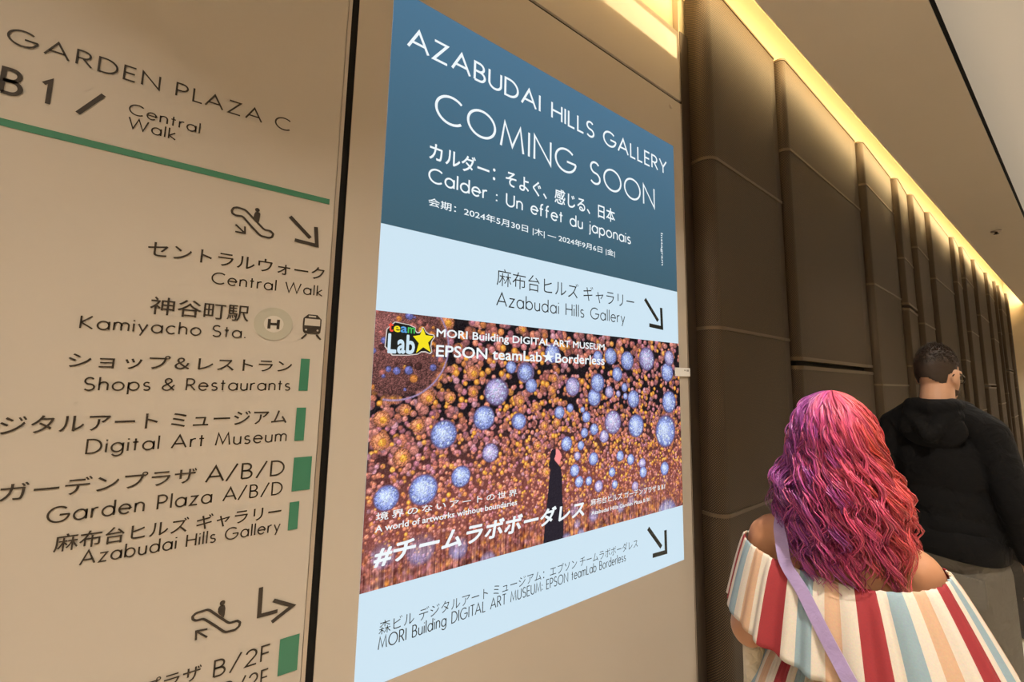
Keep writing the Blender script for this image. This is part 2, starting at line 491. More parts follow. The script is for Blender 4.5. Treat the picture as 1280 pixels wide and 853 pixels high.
arrow([(-0.0035,1.9538),(0.042,1.9108)], [(0.0521,1.9413),(0.0570,1.8952),(0.0099,1.8989)], 0.0085, XI, M_INK, dirs)
arrow([(0.0007,1.1203),(0.0015,1.0622),(0.0349,1.0622)], [(0.0257,1.0867),(0.0630,1.0650),(0.0256,1.0423)], 0.0078, XI, M_INK, dirs)
# railway icon: body, window, slot, lamps, rails
tr = MB()
prism(tr, smooth_loop([(0.0405,1.7235),(0.0790,1.7235),(0.0795,1.6830),(0.0755,1.6768),(0.0457,1.6768),(0.0406,1.6830)], 1), XP, XI)
stroke(tr, [(0.0495,1.6757),(0.0398,1.6636)], 0.004, XI); stroke(tr, [(0.0703,1.6757),(0.0803,1.6640)], 0.004, XI)
tri = tr.build('train_icon', M_INK, dirs)
tw = MB()
prism(tw, [(0.0436,1.6965),(0.0767,1.6965),(0.0764,1.7130),(0.0439,1.7130)], XI, XI+.0004)
prism(tw, [(0.0514,1.7172),(0.0668,1.7172),(0.0668,1.7205),(0.0514,1.7205)], XI, XI+.0004)
prism(tw, disc((0.0478,1.686), 0.0022, 14), XI, XI+.0004); prism(tw, disc((0.0722,1.686), 0.0022, 14), XI, XI+.0004)
tw.build('icon_window', M_DIR, tri)
# round line emblem with the letter H
em = MB(); prism(em, disc((-0.0176,1.6937), 0.0376, 48), XP, XI); emo = em.build('line_emblem', M_PALE, dirs)
em = MB(); prism(em, disc((-0.0173,1.6933), 0.0190, 40), XI, XI+.0005); em.build('emblem_centre', M_PALER, emo)
em = MB()
for y in (-0.0262, -0.0088): stroke(em, [(y,1.6820),(y,1.7040)], 0.0058, XI+.0008)
stroke(em, [(-0.0262,1.6930),(-0.0088,1.6930)], 0.0056, XI+.0009)
em.build('emblem_letter', M_INK, emo)

# ---------------------------------------------------------------- lit poster case
case = thing('poster_case', 'tall beige glass wall case with a lit exhibition poster', 'lit poster', (0, 0.85, 0.05))
MB().box((-0.014, 0.1155, 0.05), (XP, 1.585, 2.948), 0.0015).build('glass_panel', M_GLASS, case)
MB().box((-0.016, 1.5855, 0.05), (XP+0.002, 1.5915, 2.948)).build('metal_edge', M_EDGE, case)
MB().lathe([(0.001, 0.0), (0.011, 0.0), (0.0115, 0.002), (0.008, 0.004), (0.001, 0.004)], (XP, 1.503, 2.899), 20, 'x').build('lock', M_EDGE, case, True)
XS = 0.0006
TOPW = 2.70; SB = 0.826; SY0, SY1 = 0.204, 1.517
def lit(name, srgbcol, strength=1.0, rough=0.1):
    c = srgb(*srgbcol)
    return material(name, (0.01, 0.01, 0.01), rough, spec=0.02, emit=c, strength=strength)
M_WHITE = lit('lit_white', (206, 229, 243))
M_LETTER = lit('lit_letter_white', (240, 248, 252))
M_LINK = material('lit_black', (0.012, 0.013, 0.012), 0.2, spec=0.12, emit=srgb(40, 40, 36), strength=0.5)
# teal field: a slow print gradient, part of the artwork
M_TEAL = lit('lit_teal', (70, 108, 132))
nt = M_TEAL.node_tree
tc = nt.nodes.new('ShaderNodeTexCoord'); sp = nt.nodes.new('ShaderNodeSeparateXYZ'); mr = nt.nodes.new('ShaderNodeMapRange')
cr = nt.nodes.new('ShaderNodeValToRGB')
nt.links.new(tc.outputs['Generated'], sp.inputs[0]); nt.links.new(sp.outputs['Z'], mr.inputs['Value'])
nt.links.new(mr.outputs[0], cr.inputs[0]); nt.links.new(cr.outputs[0], nt.nodes['Principled BSDF'].inputs['Emission Color'])
cr.color_ramp.elements[0].color = srgb(60, 94, 110); cr.color_ramp.elements[1].color = srgb(76, 116, 144)
scr = MB().box((XP, SY0, SB), (XS, SY1, TOPW)).build('screen', M_WHITE, case)
ZT, ZP1, ZP0 = 1.990, 1.7515, 1.050
mb = MB(); prism(mb, [(SY0, ZT), (SY1, ZT), (SY1, TOPW), (SY0, TOPW)], XS, XS+.0004); mb.build('teal_field', M_TEAL, scr)
XL = XS + 0.0009
SCRTXT = [
    ('geo', 'AZABUDAI HILLS GALLERY', 0.247, 1.4613, 2.534, 2.6027),
    ('geo', 'COMING SOON', 0.3388, 1.3678, 2.3456, 2.442),
    ('jp', 'カルダー：そよぐ、感じる、日本', 0.3283, 1.1106, 2.215, 2.2729),
    ('geo', 'Calder : Un effet du japonais', 0.3282, 1.205, 2.1456, 2.1928),
    ('jp', '会期：2024年5月30日 |木| ― 2024年9月6日 |金|', 0.3317, 1.1083, 2.071, 2.1006),
    ('jp', '麻布台ヒルズ ギャラリー', 0.5661, 1.2198, 1.8739, 1.9315),
    ('geo', 'Azabudai Hills Gallery', 0.5659, 1.1639, 1.8081, 1.8539),
    ('sans', 'MORI Building DIGITAL ART MUSEUM', 0.372, 1.0435, 1.6945, 1.7184),
    ('sans', 'EPSON teamLab★Borderless', 0.3728, 1.0431, 1.6383, 1.6721),
    ('jp', '境界のないアートの世界', 0.2321, 0.6561, 1.2159, 1.2363),
    ('sans', 'A world of artworks without boundaries', 0.232, 0.6567, 1.1891, 1.2052),
    ('jp', '#チームラボボーダレス', 0.2304, 0.9382, 1.104, 1.1609),
    ('jp', '麻布台ヒルズ ガーデンプラザ B B1', 0.9699, 1.3916, 1.1343, 1.1583),
    ('sans', 'Azabudai Hills Garden Plaza B B1', 0.9731, 1.2949, 1.1033, 1.1169),
    ('jp', '森ビル デジタルアート ミュージアム：エプソン チームラボボーダレス', 0.2552, 1.2211, 0.9404, 0.9718),
    ('geo', 'MORI Building DIGITAL ART MUSEUM: EPSON teamLab Borderless', 0.2547, 1.1529, 0.9057, 0.9368),
]
WT = {'AZABUDAI HILLS GALLERY': .115, 'COMING SOON': .085, 'Calder : Un effet du japonais': .115}
for kind, txt, a, b, zb, zt in SCRTXT:
    mb = MB()
    dark = txt in ('麻布台ヒルズ ギャラリー', 'Azabudai Hills Gallery') or txt.startswith('森ビル') or txt.startswith('MORI Building DIGITAL ART MUSEUM:')
    x = XL + (0.0 if dark or zb > 1.99 else 0.003)
    if kind == 'geo': geo_text(mb, txt, a, b, zb, zt, x, WT.get(txt, 0.085))
    elif kind == 'sans': font_text(mb, txt, a, b, zb, zt, x, bold=0.016, capfit=True)
    else:
        bold = 0.008
        if txt[0] == 'カ': bold = 0.014
        if txt[0] == '#': bold = 0.03
        if dark: bold = -0.006
        if txt[0] == '森': bold = -0.005
        font_text(mb, txt, a, b, zb, zt, x, bold=bold, spacing=1.35 if txt[0] == '境' else 1.0, slant=0.15 if txt[0] == '#' else 0.0)
    mb.build('lettering', M_LINK if dark else M_LETTER, scr)
# small vertical line of type on the teal field
v_, f_ = font_mesh('Instagram', 1.0, 0.01)
lo, hi = v_.min(0), v_.max(0)
u = 1.402 + (v_[:, 1]-lo[1])/(hi[1]-lo[1])*0.018
z = 2.245 - (v_[:, 0]-lo[0])/(hi[0]-lo[0])*0.150
mesh_obj('lettering', np.stack([np.full(len(u), XL), u, z], 1), f_, M_LETTER, scr)
arrow([(1.2892,1.9264),(1.3737,1.8407)], [(1.3965,1.9009),(1.4000,1.8125),(1.3144,1.8169)], 0.0165, XL, M_LINK, scr)
arrow([(1.2847,0.998),(1.365,0.9098)], [(1.3935,0.9703),(1.3945,0.8845),(1.3093,0.8888)], 0.0165, XL, M_LINK, scr)

# the photograph printed in the middle of the poster: glowing balls, painted cell by cell
BLUE = [(0.575, 1.538, 0.0443), (0.534, 1.46, 0.0385), (0.407, 1.419, 0.042), (0.658, 1.445, 0.0276), (0.559, 1.355, 0.0297), (0.464, 1.297, 0.0319), (0.354, 1.275, 0.043), (0.257, 1.268, 0.0342), (0.684, 1.6, 0.0358), (0.627, 1.616, 0.0213), (0.683, 1.601, 0.0297), (0.707, 1.558, 0.0252), (0.887, 1.556, 0.0351), (0.992, 1.517, 0.0344), (0.827, 1.467, 0.0237), (0.662, 1.444, 0.0274), (1.09, 1.422, 0.0465), (1.222, 1.402, 0.048), (1.409, 1.37, 0.0703), (1.174, 1.66, 0.0399), (1.294, 1.672, 0.0515), (1.08, 1.673, 0.0343), (1.011, 1.666, 0.026), (1.116, 1.605, 0.0301), (1.071, 1.536, 0.0241), (1.208, 1.508, 0.0372), (1.438, 1.493, 0.0498), (1.43, 1.62, 0.0437), (1.445, 1.683, 0.0355), (0.86, 1.359, 0.0266), (0.926, 1.348, 0.017), (0.987, 1.296, 0.0248), (0.909, 1.313, 0.0167), (0.897, 1.265, 0.0231), (0.918, 1.224, 0.0209), (0.964, 1.221, 0.0173), (1.013, 1.196, 0.0225), (1.127, 1.293, 0.0217), (1.187, 1.274, 0.0227), (1.083, 1.238, 0.019), (1.256, 1.253, 0.0216), (1.26, 1.218, 0.0238), (1.397, 1.217, 0.0298), (1.097, 1.191, 0.0172), (1.211, 1.169, 0.0208), (0.952, 1.447, 0.0218), (0.991, 1.401, 0.0224), (0.943, 1.391, 0.019), (1.042, 1.372, 0.0251), (0.875, 1.481, 0.0165), (0.934, 1.473, 0.0121), (1.156, 1.554, 0.0185), (1.12, 1.529, 0.014), (1.161, 1.519, 0.0144), (0.794, 1.668, 0.0352), (1.01, 1.57, 0.0369)]
ORANGE = [(0.31, 1.593, 0.0281), (0.391, 1.618, 0.0238), (0.492, 1.595, 0.0285), (0.494, 1.538, 0.0224), (0.422, 1.522, 0.0222), (0.257, 1.524, 0.0246), (0.294, 1.49, 0.0212), (0.355, 1.523, 0.0292), (0.386, 1.583, 0.0189), (0.34, 1.572, 0.0128), (0.33, 1.447, 0.0251), (0.291, 1.367, 0.0299), (0.234, 1.412, 0.031), (0.234, 1.469, 0.0283), (0.403, 1.74, 0.0313), (0.668, 1.743, 0.0223), (0.802, 1.583, 0.0195), (0.795, 1.543, 0.0217), (0.661, 1.509, 0.0261), (0.725, 1.491, 0.0203), (0.734, 1.363, 0.0203), (0.742, 1.328, 0.0182), (0.762, 1.425, 0.0209), (0.807, 1.507, 0.014), (0.816, 1.434, 0.0219), (0.772, 1.274, 0.0223), (0.956, 1.595, 0.0133), (0.846, 1.587, 0.0113)]

GW, GH = 640, 342
PY0, PY1 = SY0, SY1
du = (PY1-PY0)/GW; dv = (ZP1-ZP0)/GH
img = np.zeros((GH+1, GW+1, 3))
uu, vv = np.meshgrid(np.linspace(PY0, PY1, GW+1), np.linspace(ZP0, ZP1, GH+1))
h = (vv-ZP0)/(ZP1-ZP0)                       # 0 at the bottom
base = np.array([26, 20, 24])*np.ones_like(img)
warm = np.clip((0.62-h)/0.35, 0, 1)[..., None]
img[:] = base*(1-warm) + np.array([112, 60, 54])*warm
img += rng.normal(0, 10, img.shape[:2])[..., None]
def ball(cy, cz, r, col, rim=0.6, speck=0.25, ry=None, glow=0.0):
    ry = ry or r
    i0 = max(0, int((cy-r-PY0)/du)); i1 = min(GW, int((cy+r-PY0)/du)+1)
    j0 = max(0, int((cz-ry-ZP0)/dv)); j1 = min(GH, int((cz+ry-ZP0)/dv)+1)
    if i1 <= i0 or j1 <= j0: return
    U = uu[j0:j1+1, i0:i1+1]; V = vv[j0:j1+1, i0:i1+1]
    d = np.sqrt(((U-cy)/r)**2 + ((V-cz)/ry)**2)
    a = np.clip((1.0-d)/(max(du/r, 0.12)), 0, 1)
    sh = 0.80 + 0.30*np.exp(-(((U-cy)/r+0.25)**2 + ((V-cz)/ry-0.3)**2)/0.16) - rim*np.clip((d-0.62)/0.38, 0, 1)*0.55
    sh = sh + rng.normal(0, speck, d.shape)
    c = np.array(col)[None, None, :]*sh[..., None]
    if glow: c += glow*np.clip(1-d*1.3, 0, 1)[..., None]*np.array([90, 90, 60])
    img[j0:j1+1, i0:i1+1] = img[j0:j1+1, i0:i1+1]*(1-a[..., None]) + c*a[..., None]
PAL = [(222, 140, 128), (206, 128, 128), (228, 136, 108), (240, 146, 84), (196, 122, 138), (250, 166, 84), (212, 150, 162), (180, 104, 96)]
def rc(hh, u0):
    w = np.array([3, 3, 3, 1.2, 2, 0.8, 1.5, 2.5])
    if hh < 0.45: w = np.array([3, 2, 4, 3.4 if u0 > 0.75 else 2, 1, 2.4 if u0 > 0.75 else .9, 0.6, 3.2])
    return PAL[rng.choice(8, p=w/w.sum())]
for k in range(7600):                        # the mass of small balls, finer towards the floor of the picture
    hh = rng.random()**1.5
    cz = ZP0 + hh*(ZP1-ZP0); cy = PY0 + rng.random()*(PY1-PY0)
    if hh > 0.6 and rng.random() < 0.5: continue
    r = (0.0036 + 0.0090*hh) * rng.uniform(0.65, 1.35)
    c = np.array(rc(hh, cy))*rng.uniform(0.75, 1.16)
    ball(cy, cz, r, c, 0.6, 0.12)
for k in range(420):                         # brighter orange lights
    hh = rng.random()*0.95
    cy = PY0 + rng.random()*(PY1-PY0)
    if hh < 0.5 and cy < 0.62 and rng.random() < 0.6: continue
    ball(cy, ZP0+hh*(ZP1-ZP0), (0.004+0.007*hh)*rng.uniform(.7, 1.3), (250, 158, 62), 0.5, 0.10, glow=0.5)
for cy, cz, r in ORANGE:
    n = 5
    for q in range(n):
        ball(cy+rng.normal(0, r*0.5), cz+rng.normal(0, r*0.5), r*rng.uniform(.3, .55), np.array((215, 136, 122))*rng.uniform(.8, 1.1), 0.7, 0.14)
    ball(cy, cz, r*0.82, (232, 142, 100), 0.6, 0.2)
    ball(cy+r*.15, cz-r*.1, r*0.38, (255, 170, 70), 0.3, 0.15)
# large glass ball in the top left corner and its bright rim
ball(0.262, 1.665, 0.150, (128, 80, 76), 0.3, 0.25)
for k in range(70):
    a = rng.uniform(0, 6.28); q = 0.135*math.sqrt(rng.random())
    ball(0.262+q*math.cos(a), 1.665+q*math.sin(a), rng.uniform(.004, .013), [(226, 140, 70), (190, 112, 104), (120, 120, 190), (84, 50, 48)][rng.integers(4)], .6, .15)
for a in np.linspace(-100, 60, 90):
    ball(0.262+0.149*math.cos(math.radians(a)), 1.665+0.149*math.sin(math.radians(a)), 0.0038, (176, 150, 190), .2, .1)
for k, (cy, cz, r) in enumerate(BLUE):
    c = np.array((150, 165, 240)) if k % 4 else np.array((178, 164, 222))
    ball(cy, cz, r*1.02, np.array((150, 120, 176)), 0.5, 0.08)
    ball(cy, cz, r*0.93, c, 0.35, 0.17, glow=0.55)
    for q in range(int(14+r*500)):
        a = rng.uniform(0, 6.28); d = r*0.8*math.sqrt(rng.random())
        ball(cy+d*math.cos(a), cz+d*math.sin(a), r*rng.uniform(.05, .12), (206, 220, 255), .2, .1)
# mirrored floor of the picture: upright streaks
jr = int(0.15/(ZP1-ZP0)*GH)
st = img[jr:jr*2][::-1].copy()
for _ in range(5): st = (np.roll(st, 1, 0)+st+np.roll(st, -1, 0))/3
wgt = np.linspace(0.8, 0.0, jr)[:, None, None]
img[:jr] = img[:jr]*(1-wgt) + (st*0.95 + rng.normal(0, 22, (1, GW+1, 1)))*wgt
# dark edge at the right, standing figure in black with the head turned to the right
def fill(poly, col):
    P = np.array(poly); n = len(P)
    ins = np.zeros(uu.shape, bool)
    for i in range(n):
        a, b = P[i], P[(i+1) % n]
        cond = ((a[1] > vv) != (b[1] > vv))
        xx = (b[0]-a[0])*(vv-a[1])/((b[1]-a[1]) or 1e-9) + a[0]
        ins ^= cond & (uu < xx)
    img[ins] = np.array(col) + rng.normal(0, 3, (ins.sum(), 1))
fill([(0.8121,1.3463),(0.8252,1.3412),(0.8352,1.3279),(0.8386,1.3175),(0.8334,1.308),(0.8289,1.2936),(0.819,1.2850),(0.8000,1.3129)], (226, 130, 128))
fill([(0.8123,1.3476),(0.794,1.3440),(0.7878,1.3296),(0.7867,1.3101),(0.7820,1.2982),(0.7843,1.285),(0.7901,1.2817),(0.7854,1.2565),(0.7798,1.1995),(0.7713,1.1343),(0.7632,1.050),(0.846,1.050),(0.8474,1.1217),(0.8420,1.1911),(0.8412,1.2453),(0.8346,1.2831),(0.819,1.2971),(0.8060,1.3119),(0.8122,1.3274)], (34, 29, 37))
lift = 1.0 + 0.16*np.clip((0.75-h)/0.5, 0, 1)[..., None]
img = np.clip(img*lift + 6, 4, 255)/255.0
lin = np.where(img <= 0.04045, img/12.92, ((img+0.055)/1.055)**2.4)
pv = np.stack([np.full(uu.size, XS+0.0010), uu.ravel(), vv.ravel()], 1)
idx = np.arange((GW+1)*(GH+1)).reshape(GH+1, GW+1)
pf = np.stack([idx[:-1, :-1].ravel(), idx[:-1, 1:].ravel(), idx[1:, 1:].ravel(), idx[1:, :-1].ravel()], 1)
M_PICT = attr_material('lit_picture', 'tint', 0.1, True, 1.0, 0.02)
pict = mesh_obj('picture', pv, pf, M_PICT, scr)
at = pict.data.color_attributes.new('tint', 'FLOAT_COLOR', 'POINT')
at.data.foreach_set('color', np.concatenate([lin.reshape(-1, 3), np.ones((uu.size, 1))], 1).astype(np.float32).ravel())
# coloured logo: four small letters over three large ones, a five-pointed star, black and white outlines
def logo_word(chars, cols, y0, y1, zb, zt, shear=0.0):
    m = {}
    v_, f_ = font_mesh(''.join(chars), 0.94, 0.0)
    lo, hi = v_.min(0), v_.max(0)
    return lo, hi
XG = XS + 0.0042
M_LOGO = {'red': lit('lit_red', (240, 78, 58)), 'yellow': lit('lit_yellow', (246, 226, 30)), 'blue': lit('lit_blue', (90, 160, 226)),
          'green': lit('lit_green', (70, 190, 90)), 'black': lit('lit_logo_black', (22, 24, 22)), 'pale': lit('lit_logo_pale', (214, 205, 200))}
logo = MB(); prism(logo, smooth_loop([(0.2340,1.7275),(0.3100,1.7200),(0.3125,1.7020),(0.3240,1.7030),(0.3304,1.7235),(0.3440,1.7010),(0.3720,1.6990),(0.3560,1.6740),(0.3635,1.6410),(0.3340,1.6500),(0.3150,1.6370),(0.2290,1.6330)], 1), XG, XG+.0003)
lg = logo.build('logo', M_LOGO['pale'], scr)
logo = MB(); prism(logo, smooth_loop([(0.2362,1.7252),(0.3090,1.7180),(0.3110,1.6990),(0.3260,1.7000),(0.3304,1.7205),(0.3425,1.6985),(0.3680,1.6970),(0.3530,1.6745),(0.3605,1.6440),(0.3340,1.6535),(0.3150,1.6395),(0.2320,1.6358)], 1), XG+.0003, XG+.0006)
logo.build('logo_outline', M_LOGO['black'], lg)
ys = [(0.2378, 0.2505), (0.2515, 0.2690), (0.2700, 0.2880), (0.2890, 0.3090)]
for ch, (a, b), c, zt_ in zip('team', ys, ('red', 'yellow', 'blue', 'green'), (1.7225, 1.7150, 1.7145, 1.7140)):
    mb = MB(); font_text(mb, ch, a, b, 1.6975, zt_, XG+.001, bold=0.02); mb.build('logo_letter', M_LOGO[c], lg)
for ch, (a, b), zt_ in zip('Lab', [(0.2380, 0.2610), (0.2630, 0.2850), (0.2870, 0.3110)], (1.6930, 1.6790, 1.6930)):
    mb = MB(); font_text(mb, ch, a, b, 1.6400, zt_, XG+.001, bold=0.03); mb.build('logo_letter', M_WHITE, lg)
mb = MB(); prism(mb, [(0.3304,1.7163),(0.3400,1.6955),(0.3634,1.6945),(0.3476,1.6753),(0.3565,1.6490),(0.3343,1.6617),(0.3152,1.6447),(0.3215,1.672),(0.3043,1.6902),(0.3242,1.6950)], XG+.0006, XG+.0016)
mb.build('logo_star', M_LOGO['yellow'], lg)

# pale reflection in the glass, made as a thin white plate across the screen edge
M_REFL = material('white_reflection', (0.86, 0.84, 0.80), 0.4)
refl = thing('reflection_patch', 'small white plate standing in for a reflection across the right edge of the lit poster', 'reflection', (0, 1.537, 1.625))
MB().box((XL+.002, 1.479, 1.605), (XL+.006, 1.5895, 1.643), 0.001).build('reflection_plate', M_REFL, refl)
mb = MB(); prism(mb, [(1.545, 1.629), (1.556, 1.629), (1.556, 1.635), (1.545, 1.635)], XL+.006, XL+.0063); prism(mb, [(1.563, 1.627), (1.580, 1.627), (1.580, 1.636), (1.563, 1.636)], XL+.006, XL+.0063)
mb.build('reflected_mark', material('grey_reflection', (0.35, 0.33, 0.3), 0.5), refl)

# beige glass panel over the case, dark gaskets in the joints, bronze post
up = MB().box((-0.014, 0.1155, 2.964), (XP, 1.585, 3.338), 0.0015).build('wall_panel', M_GLASS)
tag(up, 'plain beige glass wall panel above the lit poster case', 'wall panel')
slab('trim_2', (-0.03, 0.0985, 0.0), (-0.008, 0.1155, 3.338), M_BLACK)
slab('trim_3', (-0.03, 0.1155, 2.944), (-0.008, 1.592, 2.968), M_BLACK)
slab('trim_4', (-0.03, 1.5925, 0.0), (0.004, 1.655, 3.345), M_POST)
slab('trim_5', (-0.03, 1.5855, 2.964), (0.001, 1.5915, 3.6), M_EDGE)

# ---------------------------------------------------------------- woven bronze wall panels
M_WEAVE = material('bronze_weave', (0.1, 0.07, 0.04), 0.6, 0.35)
nt = M_WEAVE.node_tree; b = nt.nodes['Principled BSDF']
uv = nt.nodes.new('ShaderNodeUVMap'); sp = nt.nodes.new('ShaderNodeSeparateXYZ')
nt.links.new(uv.outputs[0], sp.inputs[0])
def sin_of(sock, per, ph=0.0):
    m1 = nt.nodes.new('ShaderNodeMath'); m1.operation = 'MULTIPLY'; m1.inputs[1].default_value = 2*math.pi/per
    m2 = nt.nodes.new('ShaderNodeMath'); m2.operation = 'SINE'
    nt.links.new(sock, m1.inputs[0]); nt.links.new(m1.outputs[0], m2.inputs[0]); return m2.outputs[0]
su = sin_of(sp.outputs['X'], 0.0105); sv = sin_of(sp.outputs['Y'], 0.0105)
mm = nt.nodes.new('ShaderNodeMath'); mm.operation = 'MULTIPLY'
nt.links.new(su, mm.inputs[0]); nt.links.new(sv, mm.inputs[1])
mr = nt.nodes.new('ShaderNodeMapRange'); mr.inputs[1].default_value = -1; mr.inputs[2].default_value = 1
nt.links.new(mm.outputs[0], mr.inputs[0])
cr = nt.nodes.new('ShaderNodeValToRGB')
cr.color_ramp.elements[0].position = 0.48; cr.color_ramp.elements[0].color = (0.008, 0.005, 0.0025, 1)
cr.color_ramp.elements[1].position = 0.80; cr.color_ramp.elements[1].color = (0.110, 0.066, 0.026, 1)
nt.links.new(mr.outputs[0], cr.inputs[0]); nt.links.new(cr.outputs[0], b.inputs['Base Color'])
bp = nt.nodes.new('ShaderNodeBump'); bp.inputs['Strength'].default_value = 0.35; bp.inputs['Distance'].default_value = 0.002
nt.links.new(mr.outputs[0], bp.inputs['Height']); nt.links.new(bp.outputs[0], b.inputs['Normal'])
M_BAND = material('bronze_band', (0.105, 0.075, 0.045), 0.42, 0.6)
KX = 0.91/0.8                                # wall face at 0.09 m off the beige panels
XF = 0.09
def zj(z): return 1.58 + (z-1.58)*KX
TOPZ = 3.615
# (start, end, joints: (height, open gap?))
COLS = [(1.665, 2.485, [(2.535, 0), (1.805, 0), (1.07, 0)]), (2.515, 3.93, [(2.84, 0), (1.70, 1), (0.75, 0)]), (3.965, 4.92, [(3.04, 0), (2.30, 0), (1.59, 0), (0.7, 0)]),
        (4.955, 5.49, [(2.66, 0), (2.255, 1), (1.75, 0)]), (5.52, 6.22, [(2.86, 0), (2.15, 0), (1.2, 0)]), (6.25, 7.54, [(2.67, 0), (1.66, 0)]),
        (7.575, 8.19, [(2.82, 0), (1.9, 0)]), (8.22, 9.16, [(2.96, 0), (2.28, 0), (1.3, 0)]), (9.19, 10.38, [(2.58, 0), (1.62, 1)]),
        (10.41, 11.36, [(3.02, 0), (2.33, 0), (1.35, 0)]), (11.39, 11.90, [(2.50, 0), (1.5, 0)]), (11.93, 13.02, [(2.94, 0), (1.9, 1), (1.1, 0)]), (13.05, 13.75, [(2.6, 0), (1.6, 0)])]
ORD = ['first', 'second', 'third', 'fourth', 'fifth', 'sixth', 'seventh', 'eighth', 'ninth', 'tenth', 'eleventh', 'twelfth', 'thirteenth']
def profile(y0, y1, r, xb, xf0, xf1, off=0.0):
    """plan outline of a panel: return, rounded left edge, face sinking back to the right"""
    pts = [(xb, y0-off)]
    n = 12
    for k in range(n+1):
        a = math.pi/2*k/n
        pts.append((xf0 - r + (r+off)*math.sin(a), y0 + r - (r+off)*math.cos(a)))
    m = 10
    for k in range(1, m+1):
        t = k/m
        pts.append((xf0 + (xf1-xf0)*t + off, y0 + r + (y1-y0-r)*t))
    pts.append((xb, y1))
    return pts
def extrude(name, pts, z0, z1, mat, parent, cap=True):
    n = len(pts)
    v = [(p[0], p[1], z0) for p in pts] + [(p[0], p[1], z1) for p in pts]
    f = [(i, (i+1), (i+1)+n, i+n) for i in range(n-1)]
    if cap:                                   # the end caps keep vertices of their own, so the long faces shade true
        v = v + v
        f += [tuple(range(2*n, 3*n))[::-1], tuple(range(3*n, 4*n))]
    o = mesh_obj(name, v, f, mat, parent)
    arcl = [0.0]
    for i in range(1, n): arcl.append(arcl[-1] + math.dist(pts[i], pts[i-1]))
    uvl = o.data.uv_layers.new(name='UVMap')
    co = [(arcl[i % n], v[i][2]) for i in range(len(v))]
    for li, lp in enumerate(o.data.loops): uvl.data[li].uv = co[lp.vertex_index]
    for p in o.data.polygons: p.use_smooth = len(p.vertices) == 4
    return o
for k, (a, bq, joints) in enumerate(COLS):
    lab = '%s woven bronze wall panel counting from the lit poster towards the far wall' % ORD[k]
    t = thing('bronze_wall_panel', lab, 'wall panel', (0, (a+bq)/2, 0.02), 0, 'woven bronze wall panels')
    r = 0.062 if k == 0 else 0.042
    xf0 = XF + (0.008 if k else 0.0); xf1 = XF - 0.026
    pr = profile(a, bq, r, -0.012, xf0, xf1)
    pb = profile(a, bq, r, -0.012, xf0, xf1, 0.004)
    hs = sorted([(zj(z), g) for z, g in joints])
    z = 0.02
    for hz, gap in hs + [(None, 0)]:
        if hz is None:
            extrude('woven_panel', pr, z, TOPZ-0.012, M_WEAVE, t)
            extrude('joint_band', pb, TOPZ-0.012, TOPZ, M_BAND, t)
        else:
            hb = 0.011
            if gap:
                extrude('woven_panel', pr, z, hz-0.030-2*hb, M_WEAVE, t)
                extrude('joint_band', pb, hz-0.030-2*hb, hz-0.030, M_BAND, t)
                extrude('joint_band', pb, hz, hz+2*hb, M_BAND, t)
                extrude('dark_slot', [(p[0]-0.05 if p[0] > 0.02 else p[0], p[1]+(0.05 if p[1] < a+0.06 else 0)) for p in pr], hz-0.030, hz, M_BLACK, t)
                z = hz+2*hb
            else:
                extrude('woven_panel', pr, z, hz-hb, M_WEAVE, t)
                extrude('joint_band', pb, hz-hb, hz+hb*0.4, M_BAND, t)
                z = hz+hb*0.4

# ---------------------------------------------------------------- people
M_SKIN_W = material('tan_skin', (0.42, 0.205, 0.108), 0.45, noise=0.06, nscale=30)
M_SKIN_M = material('fair_skin', (0.62, 0.36, 0.235), 0.5, noise=0.06, nscale=30)
M_EYE = material('eye', (0.05, 0.03, 0.02), 0.15)
M_HAIR_M = material('dark_brown_hair', (0.030, 0.017, 0.011), 0.55, noise=0.4, nscale=60)
M_BEARD = material('brown_beard', (0.06, 0.03, 0.016), 0.7, noise=0.4, nscale=120)
M_FRAME = material('black_glasses', (0.01, 0.01, 0.01), 0.25)
M_SHOE = material('dark_shoe', (0.03, 0.03, 0.032), 0.5)

def cloth(name, col, rough=0.85, scale=14.0, bump=0.5, fine=260.0):
    m = material(name, col, rough, spec=0.2, noise=0.14, nscale=9)
    nt = m.node_tree; b = nt.nodes['Principled BSDF']
    tc = nt.nodes.new('ShaderNodeTexCoord')
    n1 = nt.nodes.new('ShaderNodeTexNoise'); n1.inputs['Scale'].default_value = scale; n1.inputs['Detail'].default_value = 3; n1.inputs['Distortion'].default_value = 0.8
    n2 = nt.nodes.new('ShaderNodeTexNoise'); n2.inputs['Scale'].default_value = fine
    nt.links.new(tc.outputs['Object'], n1.inputs['Vector']); nt.links.new(tc.outputs['Object'], n2.inputs['Vector'])
    b1 = nt.nodes.new('ShaderNodeBump'); b1.inputs['Strength'].default_value = bump; b1.inputs['Distance'].default_value = 0.03
    b2 = nt.nodes.new('ShaderNodeBump'); b2.inputs['Strength'].default_value = 0.25; b2.inputs['Distance'].default_value = 0.001
    nt.links.new(n1.outputs['Fac'], b1.inputs['Height']); nt.links.new(n2.outputs['Fac'], b2.inputs['Height'])
    nt.links.new(b1.outputs[0], b2.inputs['Normal']); nt.links.new(b2.outputs[0], b.inputs['Normal'])
    return m
M_HOODIE = cloth('black_fleece', (0.0045, 0.0045, 0.005), 0.9)
M_JEANS = cloth('grey_denim', (0.145, 0.135, 0.115), 0.8, 11.0, 0.6)
M_CREAM = cloth('cream_knit', (0.62, 0.54, 0.40), 0.9, 40.0, 0.6, 420.0)

